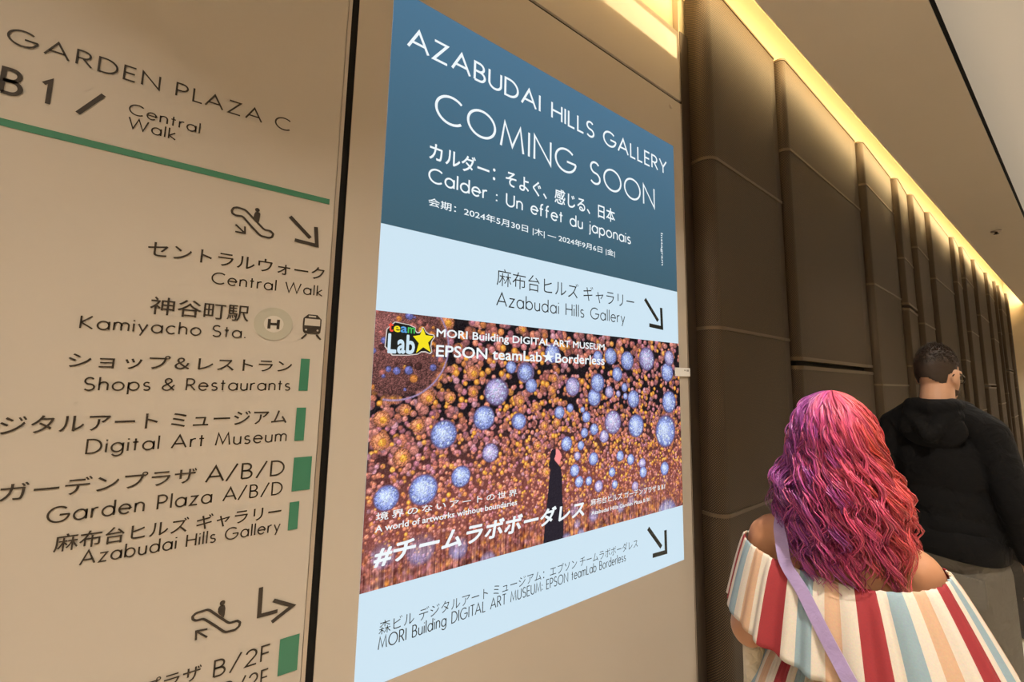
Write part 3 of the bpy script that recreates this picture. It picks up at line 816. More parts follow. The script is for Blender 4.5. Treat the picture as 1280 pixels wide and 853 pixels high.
def cap_mesh(p0, p1, r0, r1, n=20, m=6):
    p0 = Vector(p0); p1 = Vector(p1)
    d = p1 - p0; L = d.length
    t = d.normalized() if L > 1e-6 else Vector((0, 0, 1))
    u = t.orthogonal().normalized(); w = t.cross(u)
    rings = []
    for k in range(1, m+1):
        a = -math.pi/2 + math.pi/2*k/m
        rings.append((p0 + t*r0*math.sin(a), r0*math.cos(a)))
    for k in range(0, m):
        a = math.pi/2*k/m
        rings.append((p1 + t*r1*math.sin(a), r1*math.cos(a)))
    v = [tuple(p0 - t*r0)]; f = []
    for c, r in rings:
        for k in range(n):
            a = 2*math.pi*k/n
            v.append(tuple(c + r*(math.cos(a)*u + math.sin(a)*w)))
    v.append(tuple(p1 + t*r1))
    for k in range(n): f.append((0, 1+(k+1) % n, 1+k))
    for i in range(len(rings)-1):
        for k in range(n):
            f.append((1+i*n+k, 1+i*n+(k+1) % n, 1+(i+1)*n+(k+1) % n, 1+(i+1)*n+k))
    e = len(v)-1; s = 1+(len(rings)-1)*n
    for k in range(n): f.append((e, s+k, s+(k+1) % n))
    return v, f
def ell_mesh(c, r, R=None, n=28, m=18):
    v = []; f = []
    for i in range(m+1):
        a = -math.pi/2 + math.pi*i/m
        for k in range(n if 0 < i < m else 1):
            b = 2*math.pi*k/n
            q = Vector((r[0]*math.cos(a)*math.cos(b), r[1]*math.cos(a)*math.sin(b), r[2]*math.sin(a)))
            if R is not None: q = R @ q
            v.append((c[0]+q.x, c[1]+q.y, c[2]+q.z))
    st = [0] + [1+(i-1)*n for i in range(1, m)] + [1+(m-1)*n]
    for k in range(n): f.append((0, st[1]+(k+1) % n, st[1]+k))
    for i in range(1, m-1):
        for k in range(n):
            f.append((st[i]+k, st[i]+(k+1) % n, st[i+1]+(k+1) % n, st[i+1]+k))
    for k in range(n): f.append((st[m], st[m-1]+k, st[m-1]+(k+1) % n))
    return v, f
class Body:
    def __init__(self): self.mb = MB()
    def cap(self, p0, p1, r0, r1=None): self.mb.add(*cap_mesh(p0, p1, r0, r1 or r0)); return self
    def chain(self, pts, rs):
        for i in range(len(pts)-1): self.cap(pts[i], pts[i+1], rs[i], rs[i+1])
        return self
    def ell(self, c, r, R=None): self.mb.add(*ell_mesh(c, r, R)); return self
    def build(self, name, mat, parent, voxel=0.006, smooth=3):
        """fuse every swept limb into one continuous skin"""
        me = bpy.data.meshes.new('tmp'); me.from_pydata(self.mb.v, [], self.mb.f); me.update()
        o = bpy.data.objects.new('tmp', me); COL.objects.link(o)
        r = o.modifiers.new('r', 'REMESH'); r.mode = 'VOXEL'; r.voxel_size = voxel
        if smooth:
            s = o.modifiers.new('s', 'SMOOTH'); s.iterations = smooth; s.factor = 0.5
        bpy.context.view_layer.update()
        dg = bpy.context.evaluated_depsgraph_get()
        m2 = bpy.data.meshes.new_from_object(o.evaluated_get(dg)); m2.name = name
        bpy.data.objects.remove(o); bpy.data.meshes.remove(me)
        m2.materials.clear(); m2.materials.append(mat); m2.shade_smooth()
        ob = bpy.data.objects.new(name, m2); COL.objects.link(ob); ob.parent = parent
        return ob
def head_shape(B, c, R, s=1.0):
    def T(p): return tuple(Vector(c) + R @ (Vector(p)*s))
    B.ell(T((0,-.005,0)), (.075*s,.095*s,.10*s), R)
    B.ell(T((0,.03,-.04)), (.066*s,.068*s,.085*s), R)
    B.ell(T((0,.045,-.095)), (.050*s,.050*s,.036*s), R)
    B.ell(T((0,.082,-.112)), (.022*s,.018*s,.018*s), R)
    B.cap(T((0,.095,-.022)), T((0,.116,-.055)), .009*s, .013*s)
    B.cap(T((-.040,.084,.000)), T((.040,.084,.000)), .013*s)
    B.cap(T((-.018,.094,-.080)), T((.018,.094,-.080)), .0075*s)
    for e in (-1, 1):
        Q = R @ Matrix.Rotation(math.radians(e*-18), 3, 'Z') @ Matrix.Rotation(math.radians(-12), 3, 'X')
        B.ell(T((e*.080,-.008,-.030)), (.0095*s,.020*s,.032*s), Q)
        B.cap(T((e*.074,.002,-.048)), T((e*.078,-.004,-.055)), .009*s)
    return T
def eyes(T, R, parent, s=1.0):
    mb = MB()
    for e in (-1, 1): mb.add(*ell_mesh(T((e*.031,.086,-.022)), (.013*s,.012*s,.010*s), R, 16, 10))
    return mb.build('eyes', M_EYE, parent, True, True)
def hand(B, wrist, d, palm, side, s=1.0, curl=0.5):
    """palm and five bent fingers: d points along the hand, palm is where the palm looks, side the thumb's way"""
    d = Vector(d).normalized(); palm = Vector(palm).normalized(); side = Vector(side).normalized()
    w = Vector(wrist)
    B.chain([w, w+d*.04*s, w+d*.085*s], [.026*s, .024*s, .022*s])
    for k, (o, L) in enumerate([(.030,.072), (.010,.080), (-.010,.074), (-.029,.058)]):
        b = w + d*.045*s + side*o*.6*s
        k0 = w + d*.090*s + side*o*s
        a1 = (d*math.cos(curl*.6)+palm*math.sin(curl*.6)); a2 = (d*math.cos(curl*1.3)+palm*math.sin(curl*1.3)); a3 = (d*math.cos(curl*2)+palm*math.sin(curl*2))
        k1 = k0 + a1*L*.45*s; k2 = k1 + a2*L*.32*s; k3 = k2 + a3*L*.23*s
        B.chain([b, k0, k1, k2, k3], [.013*s, .0105*s, .0092*s, .0085*s, .0075*s])
    b = w + d*.025*s + side*.018*s
    k1 = b + (d*.6+side*.75+palm*.2)*.036*s; k2 = k1 + (d*.85+side*.35+palm*.35)*.034*s; k3 = k2 + (d*.9+side*.1+palm*.4)*.024*s
    B.chain([b, k1, k2, k3], [.015*s, .012*s, .0105*s, .0085*s])
def shoe(mb_parent, x, y, z, s=1.0, name='shoe'):
    B = Body()
    B.ell((x, y+.02*s, .045), (.042*s, .075*s, .042)).ell((x, y+.13*s, .036), (.046*s, .085*s, .032)).cap((x, y-.005, .06), (x, y, .10), .043*s, .04*s)
    return B.build(name, M_SHOE, mb_parent, 0.008, 3)

# ---- the woman with pink hair
RZW = math.radians(17)
WL = (0.625, 1.195, 0.0)
wom = thing('person', 'person seen from behind with long wavy pink and purple hair and a striped off-shoulder dress', 'person', WL, RZW)
HC = Vector((0.008, 0.02, 1.435))
I3 = Matrix.Identity(3)
B = Body()
T = head_shape(B, HC, I3, 1.0)
B.cap((0.004,.0,1.19), (.016,.012,1.35), .056, .05)
B.chain([(-.145,-.005,1.180), (0,-.01,1.215), (.140,-.005,1.175)], [.050, .062, .050])
B.ell((0,-.005,1.12), (.155,.105,.125)).ell((0,0,1.02), (.145,.10,.15)).ell((0,-.01,.86), (.175,.135,.13))
B.ell((-.07,.075,1.11), (.065,.06,.065)).ell((.07,.075,1.11), (.065,.06,.065))
B.chain([(-.160,-.005,1.165), (-.222,-.03,.930), (-.14,.150,.93)], [.052, .046, .030])
B.chain([(.150,-.005,1.165), (.205,-.03,.955), (.16,.155,.90)], [.054, .044, .030])
hand(B, (-.14,.150,.93), (.35,.9,-.1), (0,0,-1), (1,-.2,0), 0.92, .5)
hand(B, (.16,.155,.90), (-.2,.9,-.3), (-.2,0,-1), (-1,-.2,0), 0.92, .5)
for e, yk, ya in ((-1, .06, .10), (1, -.02, -.12)):
    B.chain([(e*.085,-.01,.80), (e*.09,yk,.45), (e*.085,ya,.09)], [.085, .055, .036])
B.build('body', M_SKIN_W, wom, 0.0055, 3)
eyes(T, I3, wom)
shoe(wom, -.085, .09, 0, .9); shoe(wom, .085, -.13, 0, .9)

wom.scale = (0.87, 0.95, 1.0)
# striped dress: material reads stripes from the cloth's own coordinate
M_STRIPE = material('striped_cotton', (0.8, 0.74, 0.64), 0.8, spec=0.2)
nt = M_STRIPE.node_tree; b = nt.nodes['Principled BSDF']
uv = nt.nodes.new('ShaderNodeUVMap'); sp = nt.nodes.new('ShaderNodeSeparateXYZ'); nt.links.new(uv.outputs[0], sp.inputs[0])
fr = nt.nodes.new('ShaderNodeMath'); fr.operation = 'FRACT'; nt.links.new(sp.outputs['X'], fr.inputs[0])
cr = nt.nodes.new('ShaderNodeValToRGB'); cr.color_ramp.interpolation = 'CONSTANT'
E_ = cr.color_ramp.elements
RED, WHT, BLU, TAN = (0.30, 0.036, 0.043, 1), (0.66, 0.60, 0.51, 1), (0.27, 0.37, 0.42, 1), (0.58, 0.38, 0.25, 1)
E_[0].position = 0.0; E_[0].color = RED
E_[1].position = 0.235; E_[1].color = WHT
for p_, c_ in ((0.36, BLU), (0.53, WHT), (0.66, TAN), (0.83, WHT)):
    e = E_.new(p_); e.color = c_
nt.links.new(fr.outputs[0], cr.inputs[0])
tc = nt.nodes.new('ShaderNodeTexCoord'); nz = nt.nodes.new('ShaderNodeTexNoise'); nz.inputs['Scale'].default_value = 300
nt.links.new(tc.outputs['Object'], nz.inputs['Vector'])
mx = nt.nodes.new('ShaderNodeMix'); mx.data_type = 'RGBA'; mx.blend_type = 'MULTIPLY'; mx.inputs[0].default_value = 0.25
nt.links.new(cr.outputs[0], mx.inputs[6]); nt.links.new(nz.outputs['Color'], mx.inputs[7]); nt.links.new(mx.outputs[2], b.inputs['Base Color'])
bp = nt.nodes.new('ShaderNodeBump'); bp.inputs['Strength'].default_value = 0.2; bp.inputs['Distance'].default_value = 0.001
nt.links.new(nz.outputs['Fac'], bp.inputs['Height']); nt.links.new(bp.outputs[0], b.inputs['Normal'])
NSTR = 8.0
STRIPE_PH = -0.17
def loft(name, rows, n, mat, parent, phase=0.0, thick=0.0025):
    """rows: functions of the angle giving (x, y, z); one cloth tube with stripes running down it"""
    v = []; f = []; uvs = []
    for j, fn in enumerate(rows):
        for k in range(n):
            v.append(fn(2*math.pi*k/n))
            uvs.append((k/n*NSTR + phase, j/(len(rows)-1)))
    for j in range(len(rows)-1):
        for k in range(n):
            f.append((j*n+k, (j+1)*n+k, (j+1)*n+(k+1) % n, j*n+(k+1) % n))
    o = mesh_obj(name, v, f, mat, parent, True, True)
    ul = o.data.uv_layers.new(name='UVMap')
    for p in o.data.polygons:
        ks = [o.data.loops[li].vertex_index % n for li in p.loop_indices]
        for li, k in zip(p.loop_indices, ks):
            kk = n if (k == 0 and n-1 in ks) else k
            ul.data[li].uv = (kk/n*NSTR + phase, 0.5)
    s = o.modifiers.new('thickness', 'SOLIDIFY'); s.thickness = thick; s.offset = 1
    return o
PL = [(rng.uniform(0, 6.28), int(rng.integers(14, 46)), rng.uniform(.3, 1)) for _ in range(7)]
def pleat(a): return sum(w*math.sin(m*a+p) for p, m, w in PL)/3.0
def ruffle_row(t):
    def fn(a):
        ca, sa = math.cos(a), math.sin(a)
        aw = 0.206 + 0.052*t**0.85 + (0.030*t if ca > 0 else 0.016-0.004*t)*abs(ca)
        bw = 0.116 + 0.075*t**0.7
        rr = (abs(ca)**2.4 + abs(sa)**2.4)**(-1/2.4)
        am = 0.0055*min(1, t*8)*(1-t) + 0.0105*t + (0.0025 if t < .04 else 0)
        q = 1 + 0.0
        ztop = 1.184 - 0.020*max(0, -ca)**2 - 0.045*max(0, -sa)**2 - 0.02*max(0, sa)
        zbot = 0.998 + 0.02*max(0, ca) - 0.035*max(0, -sa)**2
        x = ca*rr*aw; y = sa*rr*bw - 0.012*t
        w = pleat(a)*am + (0.0016*math.sin(a*64)*(1-t)**10)
        return (x + ca*w, y + sa*w, ztop + (zbot-ztop)*t + pleat(a+1)*0.003*t)
    return fn
ruf = loft('dress_ruffle', [ruffle_row((j/22)**1.15) for j in range(23)], 420, M_STRIPE, wom, STRIPE_PH)
def bod_row(t):
    z = 1.09 + (0.935-1.09)*t
    def fn(a):
        ca, sa = math.cos(a), math.sin(a)
        bl = math.sin(math.pi*min(1, t*1.02))**0.6
        w = 0.004*pleat(a)*t + 0.003*math.sin(a*110)*max(0, t-0.85)/0.15
        return ((0.150+0.022*bl+w)*ca, (0.112+0.022*bl+w)*sa - .004, z)
    return fn
loft('dress_bodice', [bod_row(j/14) for j in range(15)], 420, M_STRIPE, wom, 0.3)
def sk_row(t):
    z = 0.938 + (0.16-0.938)*t
    def fn(a):
        ca, sa = math.cos(a), math.sin(a)
        g = 0.150 + 0.058*min(1, t*5)**0.7 + 0.09*t
        w = 0.005*pleat(a*1.0)*(0.4+2.2*t) + 0.0028*math.sin(a*110)*max(0, 1-t*7)
        return ((g+w)*ca, (g*0.80+w)*sa - .008, z)
    return fn
loft('dress_skirt', [sk_row((j/26)**1.6) for j in range(27)], 420, M_STRIPE, wom, 0.15)

# wavy dyed hair: many tapered locks falling from the crown, dyed purple and pink, with warm light painted orange red at her right
def hair_mass(parent):
    V = []; F = []; C = []
    nseg, ns = 30, 4
    locks = 240
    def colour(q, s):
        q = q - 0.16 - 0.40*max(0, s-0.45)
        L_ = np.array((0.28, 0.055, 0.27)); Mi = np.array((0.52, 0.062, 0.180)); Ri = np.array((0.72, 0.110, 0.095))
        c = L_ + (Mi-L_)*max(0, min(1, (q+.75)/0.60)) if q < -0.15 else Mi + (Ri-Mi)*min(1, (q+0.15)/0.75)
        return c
    for k in range(locks):
        az = rng.uniform(-math.pi, math.pi)
        # keep the face clear
        if abs(az - math.pi/2) < 0.75 and rng.random() < 0.97: continue
        el = math.radians(rng.choice([rng.uniform(5, 90), rng.uniform(35, 90)]))
        root = HC + Vector((.079*math.cos(el)*math.cos(az), -.012+.099*math.cos(el)*math.sin(az), .012+.104*math.sin(el)))
        dirn = Vector((math.cos(az), math.sin(az), 0))
        zend = rng.uniform(1.085, 1.18) if rng.random() < 0.55 else rng.uniform(1.15, 1.33)
        if math.sin(az) < -0.5: zend -= 0.035
        out = rng.uniform(0.100, 0.136) + 0.005*max(0, -math.cos(az))
        wl = rng.uniform(0.065, 0.12); amp = rng.uniform(0.008, 0.019); ph = rng.uniform(0, 6.28)
        tilt = rng.normal(0, 0.02)
        side = Vector((-dirn.y, dirn.x, 0))
        lockc = rng.normal(0, 0.10)
        q0 = math.cos(az)*(0.6+.4*math.cos(el)) + rng.normal(0, 0.16)
        pts0 = []
        ea, eb, ec = .084, .104, .112
        # down over the scalp to its widest, then hanging
        th0 = el; th1 = math.radians(-8)
        arcl = (th0-th1)*0.105; hang = max(0.02, HC.z + .012 + ec*math.sin(th1) - zend); tot = arcl + hang
        rdown = math.hypot(ea*math.cos(az), eb*math.sin(az))
        for i in range(nseg+1):
            s = i/nseg; L_ = s*tot
            lift = 1.0 + 0.10*min(1, s*6)
            if L_ < arcl:
                th = th0 + (th1-th0)*L_/arcl
                p = HC + Vector((ea*math.cos(th)*dirn.x*lift, -.010+eb*math.cos(th)*dirn.y*lift, .012+ec*math.sin(th)*(1.0+0.03*lift)))
            else:
                d = L_-arcl; z = HC.z + .012 + ec*math.sin(th1)*1.03 - d
                r = rdown*1.10*math.cos(th1) + (out-rdown*1.02)*min(1, d/0.10)**1.2 - 0.014*max(0, (d-0.22)/.15)
                p = Vector((HC.x + dirn.x*r, HC.y - .010 + dirn.y*r, z))
            p += side*(tilt*s)
            wv = amp*min(1, s*2.6)*(0.75+.5*s)
            a = 2*math.pi*L_/wl + ph
            p += side*wv*math.sin(a) + dirn*wv*0.7*math.cos(a)
            pts0.append(p)
        for h in range(12):
            jit = Vector((rng.normal(0, .0055), rng.normal(0, .0055), rng.normal(0, .004)))
            ph2 = rng.normal(0, .35); sp_ = rng.uniform(.5, 1.5)
            cut = rng.uniform(0.82, 1.0)
            rad = rng.uniform(.0011, .0023)
            tone = rng.normal(0.86, 0.17) + lockc
            light = rng.random() < 0.16
            base = len(V)
            prev = None
            for i in range(nseg+1):
                s = i/nseg
                ii = s*cut*nseg; i0 = int(ii); fr_ = ii-i0; i1 = min(nseg, i0+1)
                p = pts0[i0].lerp(pts0[i1], fr_) + jit*(0.25+sp_*s)
                p = p + side*0.003*math.sin(9*s+ph2*6)
                tg_ = (pts0[i1]-pts0[max(0, i0-1)]).normalized()
                u = tg_.cross(Vector((0.3, 0.2, 1))).normalized() if abs(tg_.z) < .999 else Vector((1, 0, 0))
                w = tg_.cross(u)
                rr = rad*(1-0.75*max(0, s-.6)/.4)
                for c_ in range(ns):
                    a = 2*math.pi*c_/ns
                    V.append(tuple(p + rr*(math.cos(a)*u + math.sin(a)*w)))
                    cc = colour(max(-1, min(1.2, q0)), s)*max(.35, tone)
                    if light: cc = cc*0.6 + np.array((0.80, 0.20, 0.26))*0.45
                    C.append(cc)
            for i in range(nseg):
                for c_ in range(ns):
                    c2 = (c_+1) % ns
                    F.append((base+i*ns+c_, base+i*ns+c2, base+(i+1)*ns+c2, base+(i+1)*ns+c_))
    # under layer that closes the mass
    o = mesh_obj('hair', V, F, attr_material('dyed_side_lit_hair', 'tint', 0.36, spec=0.45), parent, True, True)
    at = o.data.color_attributes.new('tint', 'FLOAT_COLOR', 'POINT')
    C = np.clip(np.array(C), 0.004, 0.95)
    at.data.foreach_set('color', np.concatenate([C, np.ones((len(C), 1))], 1).astype(np.float32).ravel())
    return o
hair = hair_mass(wom)
B = Body()
B.ell(HC+Vector((0,-.012,.012)), (.083,.103,.106))
B.ell(HC+Vector((0,-.035,-.09)), (.095,.085,.13)).ell(HC+Vector((0,-.055,-.19)), (.085,.06,.09))
under = B.build('hair_underlayer', None, hair, 0.006, 4)
ucol = []
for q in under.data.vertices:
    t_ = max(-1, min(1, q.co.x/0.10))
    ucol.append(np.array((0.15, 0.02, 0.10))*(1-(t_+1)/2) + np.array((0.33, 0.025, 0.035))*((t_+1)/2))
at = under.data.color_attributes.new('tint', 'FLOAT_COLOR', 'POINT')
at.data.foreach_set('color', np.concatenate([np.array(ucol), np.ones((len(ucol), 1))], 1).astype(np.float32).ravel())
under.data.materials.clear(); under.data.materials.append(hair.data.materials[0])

# crossbody bag: lavender strap over her left shoulder, pouch at her right hip
M_LAV = cloth('lavender_strap', (0.36, 0.28, 0.50), 0.7, 30.0, 0.15)
bag = thing('crossbody_bag', 'small crossbody bag on a lavender strap slung over the pink-haired person', 'bag', WL, RZW)
bag.scale = wom.scale
def ribbon(path, w, th, name, mat, parent):
    P = [Vector(p[:3]) for p in path]; N = [Vector(p[3:]).normalized() for p in path]
    # densify
    PP = []; NN = []
    for i in range(len(P)-1):
        p0 = P[max(0, i-1)]; p1 = P[i]; p2 = P[i+1]; p3 = P[min(len(P)-1, i+2)]
        for s in range(8):
            t = s/8
            PP.append(0.5*((2*p1)+(-p0+p2)*t+(2*p0-5*p1+4*p2-p3)*t*t+(-p0+3*p1-3*p2+p3)*t**3))
            NN.append(N[i].lerp(N[i+1], t).normalized())
    PP.append(P[-1]); NN.append(N[-1])
    v = []; f = []
    for i, p in enumerate(PP):
        tg_ = (PP[min(len(PP)-1, i+1)]-PP[max(0, i-1)]).normalized()
        sd = tg_.cross(NN[i]).normalized()
        nn = sd.cross(tg_)
        for a, c in ((-w/2, 0), (w/2, 0), (w/2, th), (-w/2, th)):
            v.append(tuple(p + sd*a + nn*c))
    for i in range(len(PP)-1):
        for k in range(4):
            f.append((i*4+k, i*4+(k+1) % 4, (i+1)*4+(k+1) % 4, (i+1)*4+k))
    f += [(3, 2, 1, 0), tuple(len(v)-4+k for k in range(4))]
    return mesh_obj(name, v, f, mat, parent, False, True)
def ruf_y(x, z, off=0.007):
    t = max(0, min(1, (1.147-z)/0.19))
    aw = 0.206+0.052*t**.85; bw = 0.122+0.075*t**.7
    q = max(0.05, 1-abs(x/aw)**2.4)**(1/2.4)
    return -(bw*q) - 0.012*t - off
path = [(.16, .17, .80, 0, 1, 0), (.05, .215, .98, 0, 1, 0), (-.05, .17, 1.18, 0, 1, .2), (-.105, .07, 1.215, 0, .5, 1), (-.118, .0, 1.245, 0, 0, 1), (-.124, -.058, 1.215, 0, -.8, .7), (-.118, -.092, 1.185, 0, -1, .5)]
for x, z in [(-.108, 1.150), (-.075, 1.115), (-.045, 1.07), (-.012, 1.02), (.025, .97)]:
    path.append((x, ruf_y(x, z), z, -.1, -1, .15))
path += [(.10, -.20, .89, .2, -1, 0), (.19, -.16, .82, .7, -1, 0), (.225, -.08, .78, 1, -.2, 0)]
ribbon(path, 0.030, 0.003, 'strap', M_LAV, bag)
pb_ = Body(); pb_.ell((.235, .03, .72), (.035, .10, .085)).cap((.232, -.05, .77), (.232, .11, .77), .022)
pb_.build('pouch', M_LAV, bag, 0.006, 2)

# cream garment hanging from her left forearm
gar = thing('cardigan', 'cream knitted garment hanging below the left elbow of the pink-haired person', 'garment', WL, RZW)
gar.scale = wom.scale
B = Body()
B.chain([(-.205,-.02,.885), (-.200,.00,.78), (-.205,.0,.60), (-.20,.01,.46)], [.034, .044, .050, .046])
B.chain([(-.165,.06,.905), (-.180,.06,.78), (-.185,.06,.58), (-.18,.07,.44)], [.034, .044, .050, .046])
B.build('garment_body', M_CREAM, gar, 0.007, 3)

# ---- the man in the black hoodie
RZM = math.radians(-6)
ML = (0.612, 2.50, 0.0)
man = thing('person', 'bearded person in a black hoodie and grey jeans seen from behind, head turned right', 'person', ML, RZM)
man.scale = (0.77, 0.92, 1.0)
HM = Vector((0.0, 0.025, 1.655))
RM = Matrix.Rotation(math.radians(-14), 3, 'Z') @ Matrix.Rotation(math.radians(-8), 3, 'X')
B = Body()
T = head_shape(B, HM, RM, 1.04)
B.chain([(0,-.035,1.42), (0,-.018,1.50), (0,.005,1.58)], [.080, .070, .066])
B.chain([(-.16,-.01,1.40), (0,-.02,1.43), (.16,-.01,1.40)], [.055, .07, .055])
B.ell((0,0,1.25), (.17,.11,.19)).ell((0,0,1.05), (.15,.10,.17)).ell((0,-.01,.92), (.155,.11,.12))
B.chain([(-.185,-.01,1.38), (-.245,-.03,1.12), (-.24,.06,.90)], [.055, .045, .032])
B.chain([(.180,-.01,1.38), (.235,-.04,1.12), (.245,.06,.90)], [.055, .045, .032])
hand(B, (-.24,.06,.90), (0,.25,-1), (.9,.2,0), (.1,1,0.2), 1.05, .45)
hand(B, (.245,.06,.90), (0,.25,-1), (-.9,.2,0), (-.1,1,0.2), 1.05, .45)
for e, yk, ya in ((-1, -.02, -.16), (1, .10, .14)):
    B.chain([(e*.09,-.01,.88), (e*.10,yk,.48), (e*.10,ya,.10)], [.085, .058, .040])
B.build('body', M_SKIN_M, man, 0.0055, 2)
eyes(T, RM, man, 1.04)
def head_shell(name, centre, R, radii, keep, mat, parent, thick, disp=0.0):
    v, f = ell_mesh((0, 0, 0), radii, None, 84, 60)
    ok = [keep(p) for p in v]
    f2 = [q for q in f if all(ok[i] for i in q)]
    used = sorted({i for q in f2 for i in q}); mp = {i: k for k, i in enumerate(used)}
    vv_ = [tuple(Vector(centre) + R @ (Vector(v[i])*(1+rng.normal(0, disp)))) for i in used]
    o = mesh_obj(name, vv_, [tuple(mp[i] for i in q) for q in f2], mat, parent, True, True)
    s = o.modifiers.new('thickness', 'SOLIDIFY'); s.thickness = thick; s.offset = -1
    return o
def keep_hair(p):
    x, y, z = p
    if y > 0.080: return z > 0.052
    if y > 0.020: return z > 0.012 + (0.02 if y > .05 else 0)
    if y > -0.030: return z > -0.012 - (0.02-y)*0.4 if abs(x) > .05 else z > -0.02
    return z > -0.062 + 0.010*math.cos(x*60)
hm = head_shell('hair', HM + RM @ Vector((0,-.006,.004)), RM, (.0825,.1045,.113), keep_hair, M_HAIR_M, man, 0.008, 0.006)
mb = MB()
for _ in range(1500):                        # short tufts combed over the top
    a = rng.uniform(0, 6.28); z_ = rng.uniform(0.15, 1.0)
    q = math.sqrt(1-z_*z_)
    p = Vector((.0825*q*math.cos(a), .1045*q*math.sin(a), .113*z_))
    if not keep_hair(p): continue
    n_ = Vector((p.x/.0825**2, p.y/.1045**2, p.z/.113**2)).normalized()
    c0 = HM + RM @ (Vector((0,-.006,.004)) + p)
    L_ = 0.004 + 0.016*z_**2*rng.uniform(.5, 1)
    dv_ = RM @ (n_*.55 + Vector((rng.normal(0, .25), -.5+rng.normal(0, .2), .1))).normalized()
    mb.tube([c0, c0+dv_*L_*.6, c0+dv_*L_-Vector((0,0,.002))], [.0022, .0016, .0003], 4)
mb.build('hair_tufts', M_HAIR_M, hm, True, True)
head_shell('beard', HM + RM @ Vector((0,.034,-.062)), RM, (.0645,.068,.080), lambda p: p[2] < -0.018 - (0.03 if p[1] > .05 and abs(p[0]) < .012 else 0) and p[1] > -0.018 and not (p[1] > .055 and p[2] > -.028), M_BEARD, man, 0.004, 0.012)
gl = MB()
for e in (-1, 1):
    gl.tube([T((e*.034+.024*math.cos(a), .103-.10*(e*.034+.024*math.cos(a))**2*8, -.022+.020*math.sin(a))) for a in np.linspace(0, 2*math.pi, 25)], .0022, 6, False)
    gl.tube([T((e*.058,.094,-.016)), T((e*.076,.05,-.014)), T((e*.082,-.01,-.012)), T((e*.081,-.028,-.030))], .0024, 6)
gl.tube([T((-.011,.104,-.018)), T((0,.109,-.014)), T((.011,.104,-.018))], .002, 6)
gl.build('glasses', M_FRAME, man, True, True)
# hoodie
B = Body()
B.chain([(-.165,-.012,1.395), (-.07,-.03,1.455), (0,-.035,1.462), (.07,-.03,1.455), (.165,-.012,1.395)], [.078, .078, .075, .078, .078])
B.ell((0,0,1.24), (.205,.138,.20)).ell((0,0,1.08), (.192,.138,.17)).ell((0,-.004,1.0), (.200,.148,.095))
B.ell((0,-.004,.955), (.192,.146,.055))
B.chain([(-.185,-.01,1.385), (-.262,-.035,1.13), (-.252,.045,.93)], [.078, .066, .050])
B.chain([(.175,-.01,1.385), (.245,-.045,1.13), (.255,.045,.93)], [.078, .066, .050])
B.build('hoodie', M_HOODIE, man, 0.008, 5)
B = Body()
B.chain([(-.092,.075,1.455), (-.105,.0,1.485), (-.080,-.075,1.492), (0,-.105,1.485), (.080,-.075,1.492), (.105,.0,1.485), (.092,.075,1.455)], [.030, .036, .040, .042, .040, .036, .030])
B.chain([(-.085,-.085,1.455), (0,-.155,1.375), (.085,-.085,1.455)], [.040, .034, .040])
B.ell((0,-.112,1.40), (.135,.034,.085))
B.build('hood', M_HOODIE, man, 0.007, 5)
v = []; f = []
for j, (z_, k_) in enumerate([(.885, .96), (.891, 1.0), (.940, 1.0), (.960, .97), (.995, .90)]):
    for q in range(72):
        a = 2*math.pi*q/72
        ca, sa = math.cos(a), math.sin(a); k2_ = k_*(abs(ca)**2.8+abs(sa)**2.8)**(-1/2.8)
        v.append((.198*k2_*ca, -.004+.156*k2_*sa, z_))
for j in range(4):
    for q in range(72): f.append((j*72+q, j*72+(q+1) % 72, (j+1)*72+(q+1) % 72, (j+1)*72+q))
hb_ = mesh_obj('hem_band', v, f, M_HOODIE, man, True, True)
sd_ = hb_.modifiers.new('thickness', 'SOLIDIFY'); sd_.thickness = 0.006; sd_.offset = -1
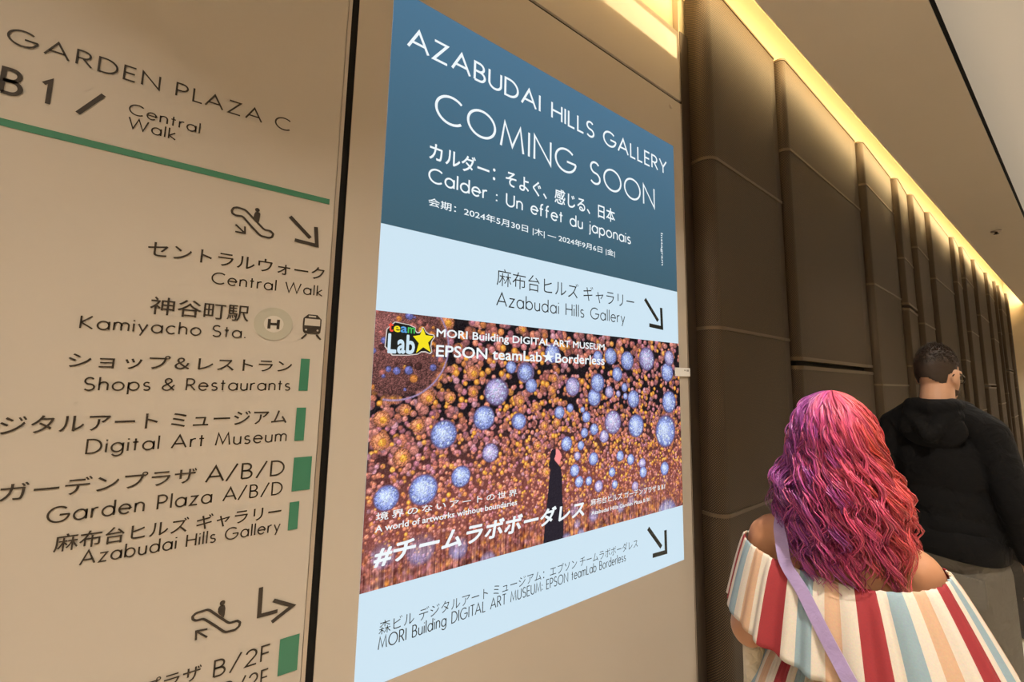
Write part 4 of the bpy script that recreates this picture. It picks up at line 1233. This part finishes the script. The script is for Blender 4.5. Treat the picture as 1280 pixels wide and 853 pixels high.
# jeans and shoes
B = Body()
B.ell((0,-.012,.87), (.166,.120,.11)).cap((-.065,-.025,.79), (.065,-.025,.79), .108)
for e, yk, ya in ((-1, -.02, -.16), (1, .10, .14)):
    B.chain([(e*.092,-.012,.84), (e*.102,yk,.48), (e*.102,ya,.11)], [.112, .080, .066])
jn = B.build('jeans', M_JEANS, man, 0.008, 4)
for e in (-1, 1):                            # back pockets
    mb = MB()
    for (zz0, zz1) in ((.775, .775), ):
        pass
    pk = []
    for u_, w_ in ((-.055, .83), (.055, .83), (.055, .73), (0, .70), (-.055, .73)):
        pk.append((e*.085+u_, -.151+abs(e*.085+u_)**2*1.3, w_))
    mb.add(pk + [(p[0], p[1]+.02, p[2]) for p in pk], [(0, 4, 3, 2, 1), (5, 6, 7, 8, 9)] + [(i, (i+1) % 5, (i+1) % 5+5, i+5) for i in range(5)])
    mb.build('pocket', M_JEANS, jn, False, True)
shoe(man, -.10, -.17, 0, 1.08); shoe(man, .10, .13, 0, 1.08)

# ---- a small person far right, mostly beyond the frame
kid = thing('person', 'small dark-haired person in dark clothes beyond the hoodie wearer at the right edge', 'person', (0.685, 4.12, 0.0), math.radians(20))
HK = Vector((0, .01, .945))
B = Body()
T = head_shape(B, HK, I3, 0.95)
B.cap((0,0,.74), (0,.0,.86), .042, .038)
B.chain([(-.10,0,.76), (0,0,.785), (.10,0,.76)], [.04, .045, .04])
B.ell((0,0,.66), (.11,.08,.12)).ell((0,0,.54), (.105,.08,.10))
for e in (-1, 1):
    B.chain([(e*.115,0,.74), (e*.155,-.01,.58), (e*.14,.10,.50)], [.036, .03, .022])
    hand(B, (e*.14,.10,.50), (0,.8,-.5), (-e,0,-.3), (0,.3,1), .6, .5)
    B.chain([(e*.058,0,.48), (e*.06,.02,.28), (e*.06,0,.07)], [.056, .042, .030])
B.build('body', M_SKIN_M, kid, 0.005, 2)
eyes(T, I3, kid, .95)
head_shell('hair', HK + Vector((0,-.006,.004)), I3, (.080,.101,.107), keep_hair, M_HAIR_M, kid, 0.008, 0.01)
B = Body()
B.chain([(-.10,0,.755), (0,-.005,.775), (.10,0,.755)], [.055, .058, .055]).ell((0,0,.65), (.13,.10,.13)).ell((0,0,.53), (.125,.10,.09))
for e in (-1, 1): B.chain([(e*.115,0,.74), (e*.158,-.01,.58), (e*.142,.085,.51)], [.05, .042, .034])
B.build('jacket', cloth('dark_jacket', (0.02, 0.018, 0.016)), kid, 0.008, 4)
B = Body()
B.cap((-.05,0,.48), (.05,0,.48), .075)
for e in (-1, 1): B.chain([(e*.058,0,.46), (e*.06,.02,.28), (e*.06,0,.09)], [.07, .055, .045])
B.build('trousers', cloth('dark_trousers', (0.05, 0.045, 0.04)), kid, 0.008, 4)
for e in (-1, 1): shoe(kid, e*.06, 0, 0, .65)
